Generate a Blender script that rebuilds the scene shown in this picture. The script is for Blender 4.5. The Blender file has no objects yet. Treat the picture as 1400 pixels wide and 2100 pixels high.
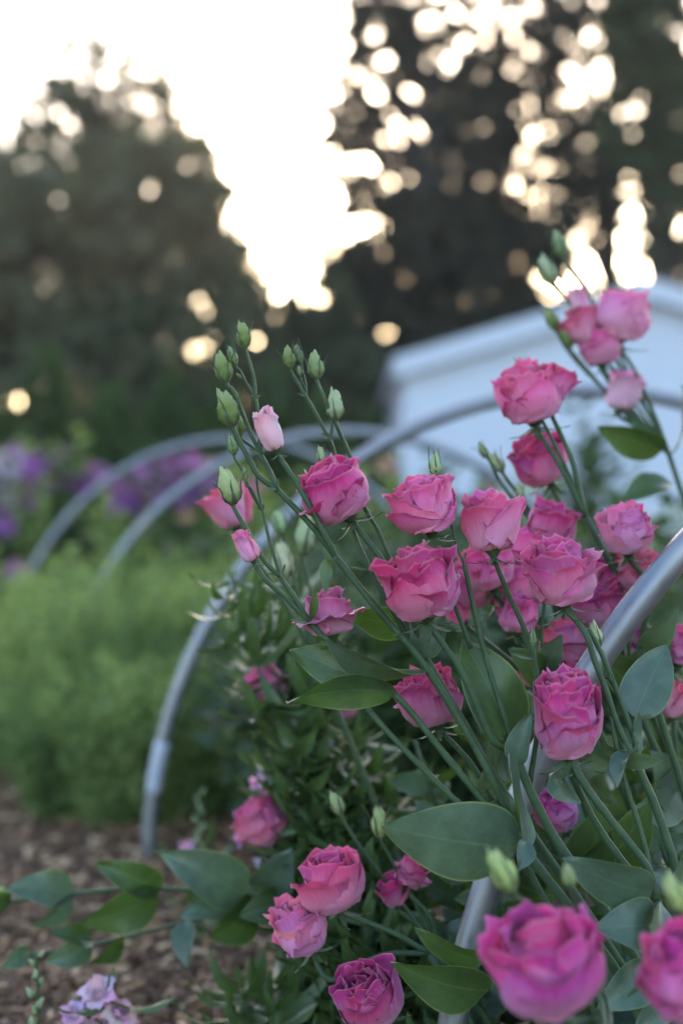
import bpy, math, random
from mathutils import Vector, Matrix, Quaternion
R = math.radians
# ------------------------------------------------------------------ camera, sky, sun, exposure
scene = bpy.context.scene
CAM_H = 0.54
FPX = 50 / 36 * 2100                       # focal length in photograph pixels
cam_d = bpy.data.cameras.new('camera'); cam = bpy.data.objects.new('camera', cam_d)
scene.collection.objects.link(cam)
cam.location = (0, 0, CAM_H); cam.rotation_euler = (R(90), 0, 0)
cam_d.sensor_fit = 'VERTICAL'; cam_d.sensor_height = 36; cam_d.lens = 50
cam_d.clip_start = 0.05; cam_d.clip_end = 3000
cam_d.dof.use_dof = True; cam_d.dof.focus_distance = 1.05
cam_d.dof.aperture_fstop = 2.85; cam_d.dof.aperture_blades = 9; cam_d.dof.aperture_rotation = 0.2
scene.camera = cam

SUN_EL, SUN_AZ = R(11.8), R(4.4)           # azimuth from +Y towards +X
world = bpy.data.worlds.new('World'); scene.world = world; world.use_nodes = True
wn = world.node_tree
sky = wn.nodes.new('ShaderNodeTexSky'); sky.sky_type = 'NISHITA'; sky.sun_disc = False
sky.sun_elevation = SUN_EL; sky.sun_rotation = SUN_AZ
sky.air_density = 1.0; sky.dust_density = 1.5; sky.ozone_density = 1.3; sky.altitude = 50
bg = wn.nodes['Background']; bg.inputs['Strength'].default_value = 0.15
wn.links.new(sky.outputs[0], bg.inputs[0])
sl = bpy.data.lights.new('sun', 'SUN'); sl.energy = 2.0; sl.angle = R(0.6); sl.color = (1, .80, .58)
so = bpy.data.objects.new('sun', sl); scene.collection.objects.link(so)
sd = Vector((math.sin(SUN_AZ) * math.cos(SUN_EL), math.cos(SUN_AZ) * math.cos(SUN_EL), math.sin(SUN_EL)))
so.rotation_euler = sd.to_track_quat('Z', 'Y').to_euler(); so.location = sd * 60
vs = scene.view_settings
vs.view_transform = 'Standard'; vs.look = 'None'; vs.gamma = 1; vs.use_curve_mapping = False
vs.exposure = 2.6
vs.use_white_balance = True; vs.white_balance_temperature = 6350; vs.white_balance_tint = 15   # the camera's white balance
scene.render.engine = 'CYCLES'
scene.cycles.use_denoising = True
scene.cycles.max_bounces = 8; scene.cycles.transparent_max_bounces = 8
scene.cycles.sample_clamp_indirect = 6

# ------------------------------------------------------------------ helpers
col = scene.collection
def P(px, py, D):
    """photograph pixel + distance along the view axis -> world point"""
    return Vector(((px - 700) / FPX * D, D, CAM_H - (py - 1050) / FPX * D))
def mesh(name, verts, faces, mat=None, uvs=None, smooth=True):
    me = bpy.data.meshes.new(name)
    me.from_pydata([tuple(v) for v in verts], [], faces)
    if uvs is not None:
        uv = me.uv_layers.new(name='UVMap')
        flat = []
        for l in me.loops:
            flat.extend(uvs[l.vertex_index])
        uv.data.foreach_set('uv', flat)
    if smooth:
        me.polygons.foreach_set('use_smooth', [True] * len(me.polygons))
    if mat: me.materials.append(mat)
    return me
def obj(name, me, parent=None, color=None, kind=None):
    o = bpy.data.objects.new(name, me); col.objects.link(o)
    if parent: o.parent = parent
    if color: o.color = (*color, 1)
    if kind: o['kind'] = kind
    return o
def tag(o, label, cat, group=None):
    o['label'] = label; o['category'] = cat
    if group: o['group'] = group
    return o
def thing(name, label, cat, loc=(0, 0, 0), group=None):
    o = bpy.data.objects.new(name, None); col.objects.link(o); o.location = loc
    o.empty_display_size = .05
    return tag(o, label, cat, group)
class Geo:
    def __init__(s): s.v = []; s.f = []; s.uv = []
    def add(s, v, f, uv=None):
        b = len(s.v); s.v += list(v); s.f += [tuple(i + b for i in q) for q in f]
        s.uv += list(uv) if uv is not None else [(0, 0)] * len(v)
    def box(s, lo, hi):
        x0, y0, z0 = lo; x1, y1, z1 = hi
        s.add([(x0,y0,z0),(x1,y0,z0),(x1,y1,z0),(x0,y1,z0),(x0,y0,z1),(x1,y0,z1),(x1,y1,z1),(x0,y1,z1)],
              [(0,3,2,1),(4,5,6,7),(0,1,5,4),(1,2,6,5),(2,3,7,6),(3,0,4,7)])
    def prism(s, pts, y0, y1):
        """polygon in x,z swept along y"""
        n = len(pts)
        s.add([(x, y0, z) for x, z in pts] + [(x, y1, z) for x, z in pts],
              [tuple(range(n)), tuple(range(2*n-1, n-1, -1))] + [(i, n+i, n+(i+1) % n, (i+1) % n) for i in range(n)])
    def mesh(s, name, mat, smooth=True): return mesh(name, s.v, s.f, mat, s.uv, smooth)
def catmull(pts, sub=6):
    if len(pts) < 3:
        a, b = pts; return [a.lerp(b, i / sub) for i in range(sub + 1)]
    q = [pts[0] * 2 - pts[1]] + list(pts) + [pts[-1] * 2 - pts[-2]]
    out = []
    for i in range(1, len(q) - 2):
        p0, p1, p2, p3 = q[i-1:i+3]
        for k in range(sub):
            t = k / sub
            out.append(.5 * ((2*p1) + (p2-p0)*t + (2*p0-5*p1+4*p2-p3)*t*t + (3*p1-p0-3*p2+p3)*t**3))
    out.append(pts[-1]); return out
def tube(g, pts, r0, r1, n=8, cap=True, swell=None):
    m = len(pts); ref = Vector((0.3, 1, 0.1)); base = len(g.v); vs_, fs, uv = [], [], []
    for i, p in enumerate(pts):
        t = (pts[min(i+1, m-1)] - pts[max(i-1, 0)])
        t = t.normalized() if t.length > 1e-9 else Vector((0, 0, 1))
        a = t.cross(ref).normalized(); b = t.cross(a)
        k = i / (m - 1); r = r0 + (r1 - r0) * k
        if swell: r *= swell(k)
        for j in range(n):
            an = 2 * math.pi * j / n
            vs_.append(p + (a * math.cos(an) + b * math.sin(an)) * r); uv.append((j / n, k))
    for i in range(m - 1):
        for j in range(n):
            fs.append((i*n+j, i*n+(j+1) % n, (i+1)*n+(j+1) % n, (i+1)*n+j))
    if cap:
        fs.append(tuple(range(n-1, -1, -1))); fs.append(tuple((m-1)*n+j for j in range(n)))
    g.add(vs_, fs, uv)
def frame(axis, roll=0):
    z = axis.normalized(); x = Vector((0, -1, 0)).cross(z)
    if x.length < 1e-4: x = Vector((1, 0, 0))
    x.normalize(); y = z.cross(x)
    m = Matrix((x, y, z)).transposed()
    return m @ Matrix.Rotation(roll, 3, 'Z')
def sstep(a, b, x):
    t = min(1, max(0, (x - a) / (b - a))); return t * t * (3 - 2 * t)
def interp(tab, v):
    for (a, x), (b, y) in zip(tab, tab[1:]):
        if v <= b: return x + (y - x) * sstep(a, b, v)
    return tab[-1][1]

# ------------------------------------------------------------------ materials
def newmat(name):
    m = bpy.data.materials.new(name); m.use_nodes = True
    nt = m.node_tree; b = nt.nodes['Principled BSDF']; return m, nt, b
def nd(nt, t, **kw):
    n = nt.nodes.new(t)
    for k, v in kw.items(): setattr(n, k, v)
    return n
def ramp(nt, fac, stops):
    r = nd(nt, 'ShaderNodeValToRGB'); e = r.color_ramp.elements
    while len(e) < len(stops): e.new(.5)
    for s, (p, c) in zip(e, stops):
        s.position = p; s.color = (*c, 1) if len(c) == 3 else c
    nt.links.new(fac, r.inputs[0]); return r.outputs[0]
def mixc(nt, fac, a, b, mode='MIX'):
    n = nd(nt, 'ShaderNodeMix', data_type='RGBA', blend_type=mode)
    for s, v in ((n.inputs[0], fac), (n.inputs[6], a), (n.inputs[7], b)):
        if hasattr(v, 'is_output') or isinstance(v, bpy.types.NodeSocket): nt.links.new(v, s)
        elif isinstance(v, (int, float)): s.default_value = v
        else: s.default_value = (*v, 1) if len(v) == 3 else v
    return n.outputs[2]
def math_n(nt, op, a, b=0.0):
    n = nd(nt, 'ShaderNodeMath', operation=op)
    for s, v in ((n.inputs[0], a), (n.inputs[1], b)):
        if isinstance(v, bpy.types.NodeSocket): nt.links.new(v, s)
        else: s.default_value = v
    return n.outputs[0]
def noise(nt, scale, vec=None, detail=4, rough=.55):
    n = nd(nt, 'ShaderNodeTexNoise'); n.inputs['Scale'].default_value = scale
    n.inputs['Detail'].default_value = detail; n.inputs['Roughness'].default_value = rough
    if vec is not None: nt.links.new(vec, n.inputs['Vector'])
    return n.outputs['Fac']
def translucent(m, nt, b, colour, amount, back_mul=(1, 1, 1)):
    tr = nd(nt, 'ShaderNodeBsdfTranslucent')
    c = mixc(nt, 1.0, colour, back_mul, 'MULTIPLY'); nt.links.new(c, tr.inputs[0])
    mx = nd(nt, 'ShaderNodeMixShader'); mx.inputs[0].default_value = amount
    nt.links.new(b.outputs[0], mx.inputs[1]); nt.links.new(tr.outputs[0], mx.inputs[2])
    nt.links.new(mx.outputs[0], nt.nodes['Material Output'].inputs[0])
def bump(nt, b, h, strength, dist=.001):
    n = nd(nt, 'ShaderNodeBump'); n.inputs['Strength'].default_value = strength; n.inputs['Distance'].default_value = dist
    nt.links.new(h, n.inputs['Height']); nt.links.new(n.outputs[0], b.inputs['Normal'])

def petal_material():
    m, nt, b = newmat('petal'); oi = nd(nt, 'ShaderNodeObjectInfo'); uv = nd(nt, 'ShaderNodeUVMap')
    sp = nd(nt, 'ShaderNodeSeparateXYZ'); nt.links.new(uv.outputs[0], sp.inputs[0])
    mp = nd(nt, 'ShaderNodeMapping'); mp.inputs['Scale'].default_value = (26, 2.2, 1); nt.links.new(uv.outputs[0], mp.inputs[0])
    ad = nd(nt, 'ShaderNodeVectorMath', operation='ADD'); nt.links.new(mp.outputs[0], ad.inputs[0])
    cb = nd(nt, 'ShaderNodeCombineXYZ'); nt.links.new(math_n(nt, 'MULTIPLY', oi.outputs['Random'], 50), cb.inputs[2])
    nt.links.new(cb.outputs[0], ad.inputs[1])
    streak = noise(nt, 1.0, ad.outputs[0], 3)
    tc = nd(nt, 'ShaderNodeTexCoord')
    blot = noise(nt, 60, tc.outputs['Object'], 3)
    v = math_n(nt, 'ADD', sp.outputs[1], math_n(nt, 'MULTIPLY', math_n(nt, 'SUBTRACT', streak, .5), .35))
    v = math_n(nt, 'ADD', v, math_n(nt, 'MULTIPLY', math_n(nt, 'SUBTRACT', blot, .5), .25))
    pale = mixc(nt, .34, oi.outputs['Color'], (.88, .66, .80))
    base = mixc(nt, .55, pale, (.62, .62, .36))
    deep = mixc(nt, 1.0, oi.outputs['Color'], (.93, .72, .85), 'MULTIPLY')
    f1 = ramp(nt, v, [(0.0, (0, 0, 0)), (.22, (1, 1, 1))])
    f2 = ramp(nt, v, [(.42, (0, 0, 0)), (.86, (1, 1, 1))])
    f3 = ramp(nt, v, [(.80, (0, 0, 0)), (1.0, (1, 1, 1))])
    c = mixc(nt, f1, base, pale); c = mixc(nt, f2, c, oi.outputs['Color']); c = mixc(nt, f3, c, deep)
    edge = ramp(nt, math_n(nt, 'ADD', sp.outputs[1], math_n(nt, 'MULTIPLY', blot, .03)), [(.972, (0, 0, 0)), (1.0, (1, 1, 1))])
    c = mixc(nt, math_n(nt, 'MULTIPLY', edge, .25), c, (.9, .6, .66))
    c = mixc(nt, 1.0, c, (.90, .84, .86), 'MULTIPLY')
    nt.links.new(c, b.inputs['Base Color'])
    b.inputs['Roughness'].default_value = .55; b.inputs['Specular IOR Level'].default_value = .3
    b.inputs['Sheen Weight'].default_value = .15; b.inputs['Sheen Roughness'].default_value = .4
    bump(nt, b, streak, .35, .0012)
    translucent(m, nt, b, c, .25, (1.0, .66, .76))
    return m
def leaf_material(name, top, under, trans=.3, rough=.5, vein=True, sheen=.1):
    m, nt, b = newmat(name); uv = nd(nt, 'ShaderNodeUVMap'); sp = nd(nt, 'ShaderNodeSeparateXYZ')
    nt.links.new(uv.outputs[0], sp.inputs[0]); oi = nd(nt, 'ShaderNodeObjectInfo'); tc = nd(nt, 'ShaderNodeTexCoord')
    g = nd(nt, 'ShaderNodeNewGeometry')
    n1 = noise(nt, 38, tc.outputs['Object'], 6, .62)
    au = math_n(nt, 'ABSOLUTE', math_n(nt, 'SUBTRACT', sp.outputs[0], .5))
    c0 = mixc(nt, ramp(nt, n1, [(.3, (0, 0, 0)), (.7, (1, 1, 1))]), tuple(.66 * x for x in top), tuple(min(1, 1.32 * x) for x in top))
    c1 = mixc(nt, n1, tuple(.85 * x for x in under), tuple(1.1 * x for x in under))
    c = mixc(nt, g.outputs['Backfacing'], c0, c1)
    c = mixc(nt, math_n(nt, 'MULTIPLY', oi.outputs['Random'], .35), c, tuple(x * y for x, y in zip(top, (1.25, 1.1, .7))))
    if vein:
        rib = ramp(nt, au, [(.0, (1, 1, 1)), (.022, (0, 0, 0))])
        c = mixc(nt, math_n(nt, 'MULTIPLY', rib, .35), c, (.16, .22, .14))
        # side veins leave the midrib at an angle
        w = nd(nt, 'ShaderNodeMath', operation='SINE')
        nt.links.new(math_n(nt, 'ADD', math_n(nt, 'MULTIPLY', sp.outputs[1], 42), math_n(nt, 'MULTIPLY', au, -38)), w.inputs[0])
        sv = ramp(nt, w.outputs[0], [(.9, (0, 0, 0)), (1.0, (1, 1, 1))])
        c = mixc(nt, math_n(nt, 'MULTIPLY', sv, .10), c, (.15, .21, .15))
        mar = ramp(nt, au, [(.468, (0, 0, 0)), (.49, (1, 1, 1))])
        c = mixc(nt, math_n(nt, 'MULTIPLY', mar, .4), c, (.30, .36, .10))
    nt.links.new(c, b.inputs['Base Color'])
    b.inputs['Roughness'].default_value = rough; b.inputs['Specular IOR Level'].default_value = .45
    bump(nt, b, n1, .4, .0025)
    translucent(m, nt, b, c, trans, (1.15, 1.25, .35))
    return m
def bud_material():
    m, nt, b = newmat('bud_skin'); oi = nd(nt, 'ShaderNodeObjectInfo'); uv = nd(nt, 'ShaderNodeUVMap')
    sp = nd(nt, 'ShaderNodeSeparateXYZ'); nt.links.new(uv.outputs[0], sp.inputs[0])
    tc = nd(nt, 'ShaderNodeTexCoord'); n1 = noise(nt, 140, tc.outputs['Object'], 3)
    v = math_n(nt, 'ADD', sp.outputs[1], math_n(nt, 'MULTIPLY', math_n(nt, 'SUBTRACT', n1, .5), .4))
    low = mixc(nt, .7, oi.outputs['Color'], (.10, .17, .05))
    hi = mixc(nt, .35, oi.outputs['Color'], (.60, .62, .34))
    f = ramp(nt, v, [(.08, (0, 0, 0)), (.5, (1, 1, 1))]); f2 = ramp(nt, v, [(.6, (0, 0, 0)), (.95, (1, 1, 1))])
    c = mixc(nt, f2, mixc(nt, f, low, oi.outputs['Color']), hi)
    nt.links.new(c, b.inputs['Base Color']); b.inputs['Roughness'].default_value = .55; b.inputs['Specular IOR Level'].default_value = .25
    b.inputs['Subsurface Weight'].default_value = 0
    bump(nt, b, n1, .3, .001); translucent(m, nt, b, c, .2)
    return m
def simple(name, c1, c2, scale=40, rough=.6, metal=0, b_s=.2, b_d=.002, trans=0, detail=5, spec=.5):
    m, nt, b = newmat(name); tc = nd(nt, 'ShaderNodeTexCoord'); n1 = noise(nt, scale, tc.outputs['Object'], detail)
    c = mixc(nt, ramp(nt, n1, [(.3, (0, 0, 0)), (.7, (1, 1, 1))]), c1, c2); nt.links.new(c, b.inputs['Base Color'])
    b.inputs['Roughness'].default_value = rough; b.inputs['Metallic'].default_value = metal; b.inputs['Specular IOR Level'].default_value = spec
    if b_s: bump(nt, b, n1, b_s, b_d)
    if trans: translucent(m, nt, b, c, trans, (1.2, 1.25, .5))
    return m
def tree_mat(name, c1, c2, trans):
    m, nt, b = newmat(name); g = nd(nt, 'ShaderNodeNewGeometry')
    c = ramp(nt, g.outputs['Random Per Island'], [(0, c1), (.85, c2), (1, tuple(1.5 * x for x in c2))])
    nt.links.new(c, b.inputs['Base Color']); b.inputs['Roughness'].default_value = .6; b.inputs['Specular IOR Level'].default_value = .25
    translucent(m, nt, b, c, trans, (1.3, 1.2, .5)); return m
def metal_mat():
    m, nt, b = newmat('galvanised_steel'); tc = nd(nt, 'ShaderNodeTexCoord')
    n1 = noise(nt, 55, tc.outputs['Object'], 6, .7); n2 = noise(nt, 9, tc.outputs['Object'], 4)
    c = mixc(nt, n1, (.15, .16, .18), (.32, .33, .35)); c = mixc(nt, ramp(nt, n2, [(.5, (0, 0, 0)), (.8, (1, 1, 1))]), c, (.33, .32, .31))
    nt.links.new(c, b.inputs['Base Color']); b.inputs['Metallic'].default_value = .9
    r = ramp(nt, n1, [(.25, (.36, .36, .36)), (.75, (.60, .60, .60))]); nt.links.new(r, b.inputs['Roughness'])
    bump(nt, b, n1, .35, .0012); return m
def mulch_mat():
    m, nt, b = newmat('mulch_ground'); tc = nd(nt, 'ShaderNodeTexCoord')
    n1 = noise(nt, 55, tc.outputs['Object'], 8, .7); n2 = noise(nt, 1.3, tc.outputs['Object'], 3)
    c = ramp(nt, n1, [(.3, (.06, .028, .013)), (.5, (.15, .075, .036)), (.7, (.27, .15, .075))])
    c = mixc(nt, ramp(nt, n2, [(.45, (0, 0, 0)), (.7, (1, 1, 1))]), c, (.07, .055, .045))
    nt.links.new(c, b.inputs['Base Color']); b.inputs['Roughness'].default_value = .9
    bump(nt, b, n1, .9, .01); return m

M = dict(
    petal=petal_material(), bud=bud_material(),
    leaf=leaf_material('lisianthus_leaf', (.070, .115, .086), (.056, .10, .030), .26, .32),
    leaf_green=leaf_material('green_leaf', (.048, .090, .032), (.060, .105, .022), .30, .34),
    snap_leaf=leaf_material('narrow_leaf', (.062, .110, .048), (.08, .125, .04), .25, .38, vein=False),
    stem=simple('stem_skin', (.030, .058, .024), (.050, .088, .038), 90, .55, b_s=.15, spec=.28),
    sepal=simple('sepal_skin', (.055, .085, .045), (.10, .135, .06), 120, .5, trans=.15),
    feather=tree_mat('feathery_green', (.11, .18, .05), (.31, .40, .15), .38),
    feather_dark=tree_mat('feathery_dark_green', (.06, .11, .035), (.18, .26, .085), .3),
    broad=tree_mat('broadleaf', (.042, .055, .028), (.115, .125, .066), .3),
    conifer=tree_mat('conifer_needles', (.024, .025, .016), (.06, .058, .034), .34),
    shrub=tree_mat('hedge_green', (.020, .040, .012), (.052, .092, .026), .2),
    conifer_green=tree_mat('green_conifer_needles', (.024, .036, .014), (.062, .085, .032), .25),
    midgreen=tree_mat('mid_green_leaves', (.030, .056, .026), (.085, .125, .062), .25),
    bark=simple('bark', (.03, .024, .02), (.08, .065, .055), 12, .9, b_s=.6, b_d=.02),
    metal=metal_mat(), mulch=mulch_mat(),
    hoop_band=simple('pale_band_skin', (.36, .38, .43), (.46, .48, .52), 30, .4),
    chip=None,
    paint=simple('white_paint', (.43, .47, .54), (.48, .52, .59), 6, .5, b_s=.05),
    roof=simple('white_metal_roof', (.42, .45, .50), (.48, .51, .56), 5, .45, b_s=.05),
)
def chip_mat():
    m, nt, b = newmat('wood_chip'); g = nd(nt, 'ShaderNodeNewGeometry')
    c = ramp(nt, g.outputs['Random Per Island'], [(0, (.055, .026, .012)), (.45, (.16, .080, .036)), (.8, (.31, .17, .085)), (1, (.55, .37, .22))])
    nt.links.new(c, b.inputs['Base Color']); b.inputs['Roughness'].default_value = .85; return m
M['chip'] = chip_mat()

# ------------------------------------------------------------------ setting: ground, mulch
def make_ground():
    rnd = random.Random(3); v, f = [], []
    n = 60; xs = [-400 * (1 - i / 30) ** 3 if i < 30 else 400 * (i / 30 - 1) ** 3 for i in range(n + 1)]
    for i in range(n + 1):
        for j in range(n + 1):
            x, y = xs[i], xs[j] + 2
            h = rnd.uniform(-.012, .006) if abs(x) < 6 and abs(y) < 9 else 0
            v.append((x, y, h))
    for i in range(n):
        for j in range(n):
            a = i * (n + 1) + j; f.append((a, a + n + 1, a + n + 2, a + 1))
    o = obj('ground', mesh('ground', v, f, M['mulch'])); o['kind'] = 'structure'; o['label'] = 'brown wood chip mulch ground of the garden'
make_ground()
def make_chips():
    rnd = random.Random(5); g = Geo()
    for k in range(9000):
        D = rnd.uniform(1.25, 4.6) if k < 7000 else rnd.uniform(1.3, 2.2)
        x = rnd.uniform(-.28 * D - .15, .15) ; l = rnd.uniform(.008, .03) * (1.5 if rnd.random() < .08 else 1); w = rnd.uniform(.003, .010); t = rnd.uniform(.0015, .005)
        m = Matrix.Rotation(rnd.uniform(0, 6.28), 3, 'Z') @ Matrix.Rotation(rnd.gauss(0, .35), 3, 'Y') @ Matrix.Rotation(rnd.gauss(0, .3), 3, 'X')
        c = Vector((x, D, rnd.uniform(.002, .014)))
        b = len(g.v)
        vv = [c + m @ Vector((sx * l * (.5 if sz < 0 else .42), sy * w * (.5 if sx < 0 else .35), sz * t * .5)) for sz in (-1, 1) for sx, sy in ((-1,-1),(1,-1),(1,1),(-1,1))]
        g.add(vv, [(0,3,2,1),(4,5,6,7),(0,1,5,4),(1,2,6,5),(2,3,7,6),(3,0,4,7)])
    o = obj('wood_chips', g.mesh('wood_chips', M['chip'], False)); o['kind'] = 'stuff'
    tag(o, 'loose brown wood chips scattered over the garden path', 'wood chips')
make_chips()

# ------------------------------------------------------------------ white outbuilding
def make_shed():
    D = 17.6; xL = (832 - 700) / FPX * D; hw = 3.0; ze = 2.36; zr = 3.27; xc = xL + hw; dp = 7.0
    t = thing('white_shed', 'white painted gable-fronted shed behind the flower beds', 'shed', (xc, D, 0))
    g = Geo(); g.prism([(-hw, 0), (hw, 0), (hw, ze), (0, zr), (-hw, ze)], 0, dp); obj('wall', g.mesh('wall', M['paint'], False), t)
    sl_ = (zr - ze) / hw; oh = .16
    for s in (-1, 1):
        g = Geo(); x1 = s * (hw + oh); z1 = ze - sl_ * oh
        pts = [(0, zr + .02), (x1, z1 + .02), (x1, z1 + .12), (0, zr + .12)]
        g.prism(pts if s > 0 else pts[::-1], -.22, dp + .2); obj('roof', g.mesh('roof', M['roof'], False), t)
        g = Geo(); pts = [(0, zr - .13), (x1, z1 - .13), (x1, z1 + .015), (0, zr + .015)]
        g.prism(pts if s > 0 else pts[::-1], -.24, -.20); obj('rake_board', g.mesh('rake_board', M['paint'], False), t)
        g = Geo(); pts = [(0, zr - .26), (s * hw, ze - .26), (s * hw, ze - .02), (0, zr - .02)]
        g.prism(pts if s > 0 else pts[::-1], -.035, .002); obj('frieze_board', g.mesh('frieze_board', M['paint'], False), t)
        g = Geo(); x0 = s * (hw - .12); x1 = s * (hw + .03); g.box((min(x0, x1), -.03, 0), (max(x0, x1), .12, ze - .43)); obj('corner_board', g.mesh('corner_board', M['paint'], False), t)
    for k in range(11):                      # lap siding boards
        z0 = .1 + k * .165; g = Geo()
        g.prism([(-hw + .125, z0), (hw - .125, z0), (hw - .125, z0 + .16), (-hw + .125, z0 + .16)], -.018, .001)
        obj('siding_board', g.mesh('siding_board', M['paint'], False), t)
make_shed()

# ------------------------------------------------------------------ trees
def leafcloud(g, rnd, c, r, n, size, flat=1.0, droop=0):
    """n leaf-sized quads through the ellipsoid c, r"""
    for _ in range(n):
        while True:
            p = Vector((rnd.uniform(-1, 1), rnd.uniform(-1, 1), rnd.uniform(-1, 1)))
            if p.length <= 1: break
        p = Vector((p.x * r[0], p.y * r[1], p.z * r[2])) + c
        a = Vector((rnd.gauss(0, 1), rnd.gauss(0, 1), rnd.gauss(0, flat) - droop)).normalized()
        b = a.cross(Vector((rnd.gauss(0, 1), rnd.gauss(0, 1), rnd.gauss(0, 1)))).normalized()
        s = size * rnd.uniform(.6, 1.4)
        g.add([p - a * s, p + b * s * .45, p + a * s, p - b * s * .45], [(0, 1, 2, 3)])
def clumped(g, rnd, c, r, nclump, per, size, csize, **kw):
    for _ in range(nclump):
        while True:
            p = Vector((rnd.uniform(-1, 1), rnd.uniform(-1, 1), rnd.uniform(-1, 1)))
            if p.length <= 1: break
        q = Vector((p.x * r[0], p.y * r[1], p.z * r[2])) + c; k = csize * rnd.uniform(.6, 1.4)
        leafcloud(g, rnd, q, (k, k, k * .7), per, size, **kw)
def tree(name, label, group, px, D, blobs, mat, seed, trunk_r=.22, top=None):
    """blobs: (px, py, rx_px, ry_px, clumps, per, leaf size, clump size)"""
    rnd = random.Random(seed); x0 = (px - 700) / FPX * D
    t = thing(name, label, 'tree', (x0, D, 0), group); off = Vector((x0, D, 0))
    g = Geo(); tg = Geo(); cs = []
    for (bx, by, rx, ry, tau, ls, csz) in blobs:
        c = P(bx, by, D) - off; rr = (rx / FPX * D, max(rx, ry) / FPX * D * .8, ry / FPX * D); cs.append((c, rr)); per = 34
        nc = max(3, tau * math.pi * rr[0] * rr[2] / (per * .42 * ls * ls))
        clumped(g, rnd, c, rr, int(nc), per, ls, csz)
    hi = max(c.z + r[2] * .7 for c, r in cs)
    pts = [Vector((0, 0, -.05)), Vector((rnd.uniform(-.1, .1), 0, hi * .3)), Vector((rnd.uniform(-.2, .2), .1, hi * .65)), Vector((rnd.uniform(-.2, .2), 0, hi))]
    tp = catmull(pts, 6); tube(tg, tp, trunk_r, trunk_r * .15, 9)
    for c, r in cs:
        for _ in range(6):
            s = min(tp, key=lambda q: abs(q.z - max(.4, (c.z - r[2] * .6) * rnd.uniform(.6, 1))))
            e = c + Vector((rnd.uniform(-.7, .7) * r[0], rnd.uniform(-.7, .7) * r[1], rnd.uniform(-.6, .7) * r[2]))
            m = s.lerp(e, .5) + Vector((0, 0, .15)); tube(tg, catmull([s, m, e], 4), trunk_r * .32, .012, 6)
    obj('trunk', tg.mesh('trunk', M['bark']), t); obj('crown', g.mesh('crown', mat, False), t)
    return t
GT = 'trees behind the garden'
# blobs: (px, py, rx, ry, optical depth, leaf size, clump size)
tree('broadleaf_tree', 'tall thin-topped broadleaf tree letting the sky through its domed crown', GT, 200, 27,
     [(140, 170, 70, 60, 1.9, .09, .22), (205, 115, 80, 45, 1.8, .09, .22), (285, 130, 70, 55, 2.0, .09, .22), (400, 280, 70, 50, 1.9, .09, .22), (130, 225, 120, 60, 1.9, .10, .30), (370, 215, 80, 35, 1.8, .10, .3), (250, 215, 110, 60, 2.2, .1, .3),
      (60, 330, 130, 80, 1.8, .1, .3), (280, 310, 130, 70, 2.4, .1, .3), (5, 185, 40, 25, 2.0, .1, .25), (-60, 400, 140, 120, 2.4, .1, .3), (170, 380, 200, 80, 1.6, .1, .3)], M['broad'], 11, .2)
tree('broadleaf_tree', 'dense dark round-crowned tree in front of the thin-topped tree', GT, 250, 23,
     [(350, 390, 115, 110, 3.6, .10, .28), (200, 450, 200, 110, 3.2, .10, .28), (330, 560, 180, 150, 3.5, .1, .28), (40, 470, 130, 110, 2.6, .1, .28),
      (60, 640, 220, 170, 4.5, .1, .28), (-40, 600, 120, 160, 4, .1, .28), (400, 690, 160, 130, 3.5, .1, .28), (200, 810, 300, 120, 4.0, .1, .28), (420, 430, 70, 100, 3.8, .09, .22), (300, 330, 120, 50, 3.2, .09, .22), (470, 520, 60, 70, 3.4, .09, .2)], M['broad'], 12, .24)
tree('broadleaf_tree', 'low spreading tree filling the gap under the bright sky', GT, 560, 25,
     [(505, 560, 55, 80, 1.8, .10, .22), (560, 680, 110, 90, 3.0, .1, .25), (670, 770, 150, 90, 4.0, .1, .25), (560, 830, 190, 80, 4.0, .1, .25), (650, 660, 80, 50, 3.6, .09, .22), (540, 600, 45, 50, 3.0, .09, .18), (690, 610, 50, 60, 3.8, .09, .2), (660, 520, 22, 50, 2.6, .08, .12)], M['broad'], 13, .14)
def conifer(label, px, D, blobs, seed, trunk_r=.3):
    return tree('conifer_tree', label, GT, px, D, blobs, M['conifer_green' if seed == 22 else 'conifer'], seed, trunk_r)
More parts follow.
